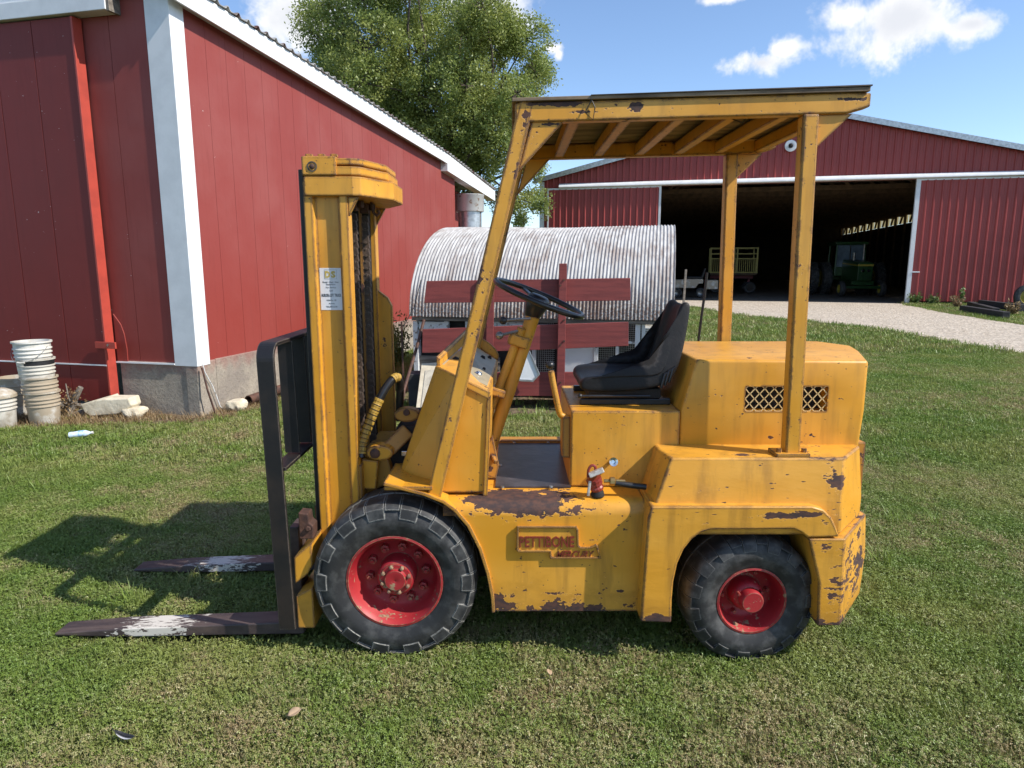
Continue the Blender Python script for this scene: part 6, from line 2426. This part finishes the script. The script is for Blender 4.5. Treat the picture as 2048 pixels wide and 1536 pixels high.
def clover_tuft(n, rad_, hmin, hmax, s_, name, mat):
    vs, fs = [], []
    for k in range(n):
        a, r_ = RNG.uniform(0, 2 * math.pi), rad_ * math.sqrt(RNG.uniform())
        c = Vector((r_ * math.cos(a), r_ * math.sin(a), RNG.uniform(hmin, hmax)))
        nn = Vector((RNG.normal() * 0.45, RNG.normal() * 0.45, 1)).normalized()
        u1 = nn.orthogonal().normalized()
        w1 = nn.cross(u1)
        ph = RNG.uniform(0, 6.28)
        for j in range(3):
            t0 = ph + j * 2.094
            d_ = u1 * math.cos(t0) + w1 * math.sin(t0)
            e_ = u1 * math.cos(t0 + 1.57) + w1 * math.sin(t0 + 1.57)
            s2 = s_ * RNG.uniform(0.7, 1.2)
            o_ = len(vs)
            vs += [c, c + d_ * s2 * 0.6 + e_ * s2 * 0.42, c + d_ * s2 * 1.1 + Vector((0, 0, -0.002)), c + d_ * s2 * 0.6 - e_ * s2 * 0.42]
            fs.append((o_, o_ + 1, o_ + 2, o_ + 3))
    me = bpy.data.meshes.new(name)
    me.from_pydata([tuple(x) for x in vs], [], fs)
    me.materials.append(P[mat])
    return bpy.data.objects.new(name, me)


def scatter(name, pts, protos, smin, smax, label, tilt=0.25):
    """one object: the given points, each carrying one of the tufts"""
    me = bpy.data.meshes.new(name)
    me.vertices.add(len(pts))
    me.vertices.foreach_set('co', np.ascontiguousarray(pts, dtype=np.float32).ravel())
    o = bpy.data.objects.new(name, me)
    COL.objects.link(o)
    coll = bpy.data.collections.new(name + '_kinds')
    for p_ in protos:
        coll.objects.link(p_)
    ng = bpy.data.node_groups.new(name, 'GeometryNodeTree')
    ng.interface.new_socket('Geometry', in_out='INPUT', socket_type='NodeSocketGeometry')
    ng.interface.new_socket('Geometry', in_out='OUTPUT', socket_type='NodeSocketGeometry')
    gi, go = ng.nodes.new('NodeGroupInput'), ng.nodes.new('NodeGroupOutput')
    ci = ng.nodes.new('GeometryNodeCollectionInfo')
    ci.inputs['Collection'].default_value = coll
    ci.inputs['Separate Children'].default_value = True
    ci.inputs['Reset Children'].default_value = True
    ip = ng.nodes.new('GeometryNodeInstanceOnPoints')
    ip.inputs['Pick Instance'].default_value = True
    rv = ng.nodes.new('FunctionNodeRandomValue')
    rv.data_type = 'FLOAT_VECTOR'
    rv.inputs[0].default_value = (-tilt, -tilt, 0)
    rv.inputs[1].default_value = (tilt, tilt, 6.283)
    rs = ng.nodes.new('FunctionNodeRandomValue')
    rs.data_type = 'FLOAT'
    rs.inputs[2].default_value = smin
    rs.inputs[3].default_value = smax
    rs.inputs['Seed'].default_value = 5
    L_ = ng.links.new
    L_(gi.outputs[0], ip.inputs['Points'])
    L_(ci.outputs[0], ip.inputs['Instance'])
    L_(rv.outputs[0], ip.inputs['Rotation'])
    L_(rs.outputs[1], ip.inputs['Scale'])
    L_(ip.outputs[0], go.inputs[0])
    md = o.modifiers.new('scatter', 'NODES')
    md.node_group = ng
    tag(o, label, kind='stuff')
    return o


def field_points(y0, y1, dens, spread=0.86, margin=0.5):
    wmax = spread * y1 + margin
    n = int((y1 - y0) * 2 * wmax * dens)
    x, y = RNG.uniform(-wmax, wmax, n), RNG.uniform(y0, y1, n)
    k = np.abs(x) < spread * y + margin
    x, y = x[k], y[k]
    bad = inside(GRAVEL, x, y)
    # barn, hut, shed footprints in their own frames
    def frame(e):
        c_, s_ = math.cos(e.rotation_euler.z), math.sin(e.rotation_euler.z)
        dx, dy = x - e.location.x, y - e.location.y
        return dx * c_ + dy * s_, -dx * s_ + dy * c_
    lx, ly = frame(BARN)
    bad |= (lx < 0.03) & (ly > -0.14) & (ly < 9.3) | (lx < -0.5) & (ly > 9.0) & (ly < 12.5)
    lx, ly = frame(HUT)
    bad |= (lx > 0.0) & (lx < 3.3) & (ly > 0.0) & (ly < 3.6)
    lx, ly = frame(SHED)
    bad |= (lx > -16.4) & (lx < 6.8) & (ly > -0.1)
    bad |= inside(DIRT, x, y) & (RNG.uniform(size=len(x)) < 0.95)
    bad |= inside(HUTDIRT, x, y) & (RNG.uniform(size=len(x)) < 0.90)
    # under the tyres and forks
    for (cx_, cy_, rx_, ry_) in ((-0.507, 2.87, 0.12, 0.12), (1.03, 2.82, 0.10, 0.10), (-0.507, 3.63, 0.12, 0.12), (1.03, 3.68, 0.10, 0.10)):
        bad |= (np.abs(x - cx_) < rx_) & (np.abs(y - cy_) < ry_)
    for yf0 in (2.86, mir(2.98)):
        bad |= (x > -2.13) & (x < -0.9) & (y > yf0 + 0.012) & (y < yf0 + 0.105)
    return np.stack([x[~bad], y[~bad], np.zeros((~bad).sum())], 1)


def patchy(pts, scale, lo, seed):
    keep = np.array([mnoise.noise(Vector((p[0] * scale + seed, p[1] * scale, seed))) > lo for p in pts])
    return pts[keep]


kinds_a = [blade_tuft(26, 0.048, 0.014, 0.040, 0.0014, 1.0, 'tuft_a%d' % k, 'grass') for k in range(4)] + [clover_tuft(22, 0.046, 0.008, 0.034, 0.0062, 'leaf_a%d' % k, 'grass') for k in range(6)]
kinds_b = [blade_tuft(24, 0.075, 0.018, 0.050, 0.0026, 0.9, 'tuft_b%d' % k, 'grass') for k in range(4)] + [clover_tuft(16, 0.075, 0.012, 0.040, 0.010, 'leaf_b%d' % k, 'grass') for k in range(2)]
kinds_c = [blade_tuft(20, 0.20, 0.03, 0.085, 0.007, 0.9, 'tuft_c%d' % k, 'grass') for k in range(4)]
scatter('lawn_grass', field_points(0.5, 5.6, 1700, 0.86, 1.8), kinds_a, 0.7, 1.25, 'short mown grass and small weeds around the forklift')
scatter('lawn_grass_middle', field_points(5.6, 13.0, 480, 0.86, 2.5), kinds_b, 0.75, 1.25, 'mown grass between the forklift and the barn')
scatter('lawn_grass_far', field_points(13.0, 38.0, 60, 0.9, 4.0), kinds_c, 0.7, 1.3, 'mown grass along the gravel driveway')
# longer green tufts here and there
kinds_d = [blade_tuft(16, 0.05, 0.05, 0.11, 0.003, 1.0, 'tuft_d%d' % k, 'grass') for k in range(3)]
scatter('long_grass', patchy(field_points(3.2, 12.0, 14), 0.9, 0.12, 4.0), kinds_d, 0.7, 1.3, 'scattered longer grass tufts in the lawn')
# dry stems at the barn foot, weeds by the hut corner and the shed
kinds_s = [blade_tuft(30, 0.10, 0.02, 0.085, 0.0022, 1.3, 'tuft_s%d' % k, 'straw') for k in range(3)]
n_ = 2200
x, y = RNG.uniform(-6.5, -2.0, n_), RNG.uniform(6.9, 10.0, n_)
k = inside(DIRT, x, y)
lx = (x - BARN.location.x) * math.cos(-R(13.8)) + (y - BARN.location.y) * math.sin(-R(13.8))
ly = -(x - BARN.location.x) * math.sin(-R(13.8)) + (y - BARN.location.y) * math.cos(-R(13.8))
k &= ~((lx < 0.05) & (ly > -0.16))
scatter('dry_weeds', np.stack([x[k], y[k], np.zeros(k.sum())], 1), kinds_s, 0.6, 1.4, 'dry straw and dead weeds along the barn foundation')


def weed(name, c, h_, n, spread, label, leaf=0.05, mat='leaf', group=None):
    e = empty(name, c)
    tag(e, label, 'weed', group)
    q = MB()
    ce = []
    for k in range(n):
        a = RNG.uniform(0, 6.28)
        t_ = Vector((math.cos(a) * spread * RNG.uniform(0.2, 1), math.sin(a) * spread * RNG.uniform(0.2, 1), h_ * RNG.uniform(0.55, 1.0)))
        q.tube([(0, 0, 0), t_ * 0.5 + Vector((0, 0, 0.05)), t_], [0.006, 0.005, 0.002], 5)
        for j in range(16):
            s_ = RNG.uniform(0.25, 1.05)
            ce.append(np.array(t_ * s_) + RNG.normal(scale=0.035, size=3))
    q.build('stems', P['bark'] if mat == 'straw' else P['leaf'], e, local=True)
    v, f = quads(np.array(ce), None, leaf, 0.45)
    me = np_mesh('leaves', v, f)
    link('leaves', me, P[mat], e, local=True)
    return e


P['weedleaf'] = leaf_mat('weed_leaves', (0.13, 0.19, 0.05), (0.09, 0.15, 0.04), (0.22, 0.24, 0.09), False, 0.35)[0]
for (px_, py_, h_, n_, sp_, lab) in ((800, 745, 1.0, 26, 0.30, 'pale green weed clump left of the stake by the hut'), (790, 752, 0.8, 20, 0.25, 'lower weed clump growing at the barn foundation'), (815, 735, 0.8, 18, 0.3, 'weed clump growing behind the hut corner')):
    c = G(px_, py_)
    weed('tall_weed', (c.x - 0.1, c.y, 0), h_, n_, sp_, lab, 0.035, 'weedleaf', 'weeds by the hut')
for (px_, py_, h_, lab) in ((1923, 610, 0.75, 'left green weed behind the black timbers'), (1948, 608, 0.95, 'taller green weed behind the black timbers'), (1938, 605, 0.7, 'thin weed between the two green ones at the shed wall')):
    c = G(px_, py_)
    weed('wall_weed', (c.x, c.y, 0), h_, 8, 0.18, lab, 0.08, 'weedleaf', 'weeds at the shed wall')
for (px_, py_, h_, lab) in ((2026, 632, 0.45, 'orange-brown dead weed at the right end of the timbers'), (1915, 616, 0.45, 'straw-coloured dead weed at the left end of the timbers')):
    c = G(px_, py_)
    weed('dead_weed', (c.x, c.y, 0), h_, 16, 0.30, lab, 0.06, 'straw', 'dead weeds at the timbers')
for (px_, py_, lab) in ((1830, 608, 'low dry weed at the white door edge of the shed'), (1865, 610, 'low dry weed at the shed wall, between door edge and timbers')):
    c = G(px_, py_)
    weed('low_weed', (c.x, c.y, 0), 0.45, 14, 0.35, lab, 0.06, 'weedleaf', 'low weeds at the shed door')
c = G(143, 832)
weed('dead_weed', (c.x, c.y, 0), 0.30, 16, 0.15, 'brown dead weed around the branch stump', 0.02, 'straw', 'dead weeds at the barn')

# small things in the grass
P['dead_leaf'] = plain('dead_leaf', (0.42, 0.30, 0.19), (0.30, 0.20, 0.12), rough=0.7, scale=20)
for (px_, py_, s_, rz, lab) in ((590, 1426, 0.055, 0.5, 'curled tan dead leaf in the grass before the front wheel'), (1098, 1345, 0.032, 2.0, 'small tan dead leaf below the badge')):
    c = G(px_, py_, 0.05)
    q = MB()
    vs, fs = [], []
    for i in range(7):
        t = i / 6
        w_l = s_ * 0.36 * math.sin(math.pi * min(1, t * 1.02 + 0.01)) ** 0.8
        for j, sg in enumerate((-1, 0, 1)):
            vs.append(((t - 0.5) * s_, sg * w_l, 0.35 * s_ * (t - 0.4) ** 2 + abs(sg) * w_l * 0.5))
    for i in range(6):
        for j in range(2):
            a = i * 3 + j
            fs.append((a, a + 1, a + 4, a + 3))
    q.add(vs, fs)
    o = q.build('dead_leaf', P['dead_leaf'], loc=c, rot=(0.2, -0.2, rz), smooth=True)
    sl = o.modifiers.new('t', 'SOLIDIFY')
    sl.thickness = 0.0012
    tag(o, lab, 'leaf', 'dead leaves on the lawn')
c = G(250, 1473, 0.045)
q = MB()
vs = []
for i in range(8):
    t = i / 7
    w_l = 0.010 * math.sin(math.pi * t) ** 0.6 + 0.001
    vs += [((t - 0.5) * 0.085, -w_l, 0.012 * (t - 0.5) ** 2 * 4), ((t - 0.5) * 0.085, w_l, 0.012 * (t - 0.5) ** 2 * 4 + 0.004)]
q.add(vs, [(2 * i, 2 * i + 1, 2 * i + 3, 2 * i + 2) for i in range(7)])
q.tube([(-0.055, 0, 0.014), (0, 0, 0.003), (0.04, 0, 0.012)], 0.001, 5)
m, nt, b = new_mat('feather_barbs')
se = node(nt, 'ShaderNodeSeparateXYZ', {0: pos(nt)})
nt.links.new(mix(nt, mapr(nt, se.outputs[1], -0.007, -0.004), (0.40, 0.40, 0.41), (0.02, 0.02, 0.022)), b.inputs['Base Color'])
o = q.build('feather', m, loc=c, rot=(0.1, 0.1, -0.25))
tag(o, 'small black and white feather lying in the foreground grass', 'feather')
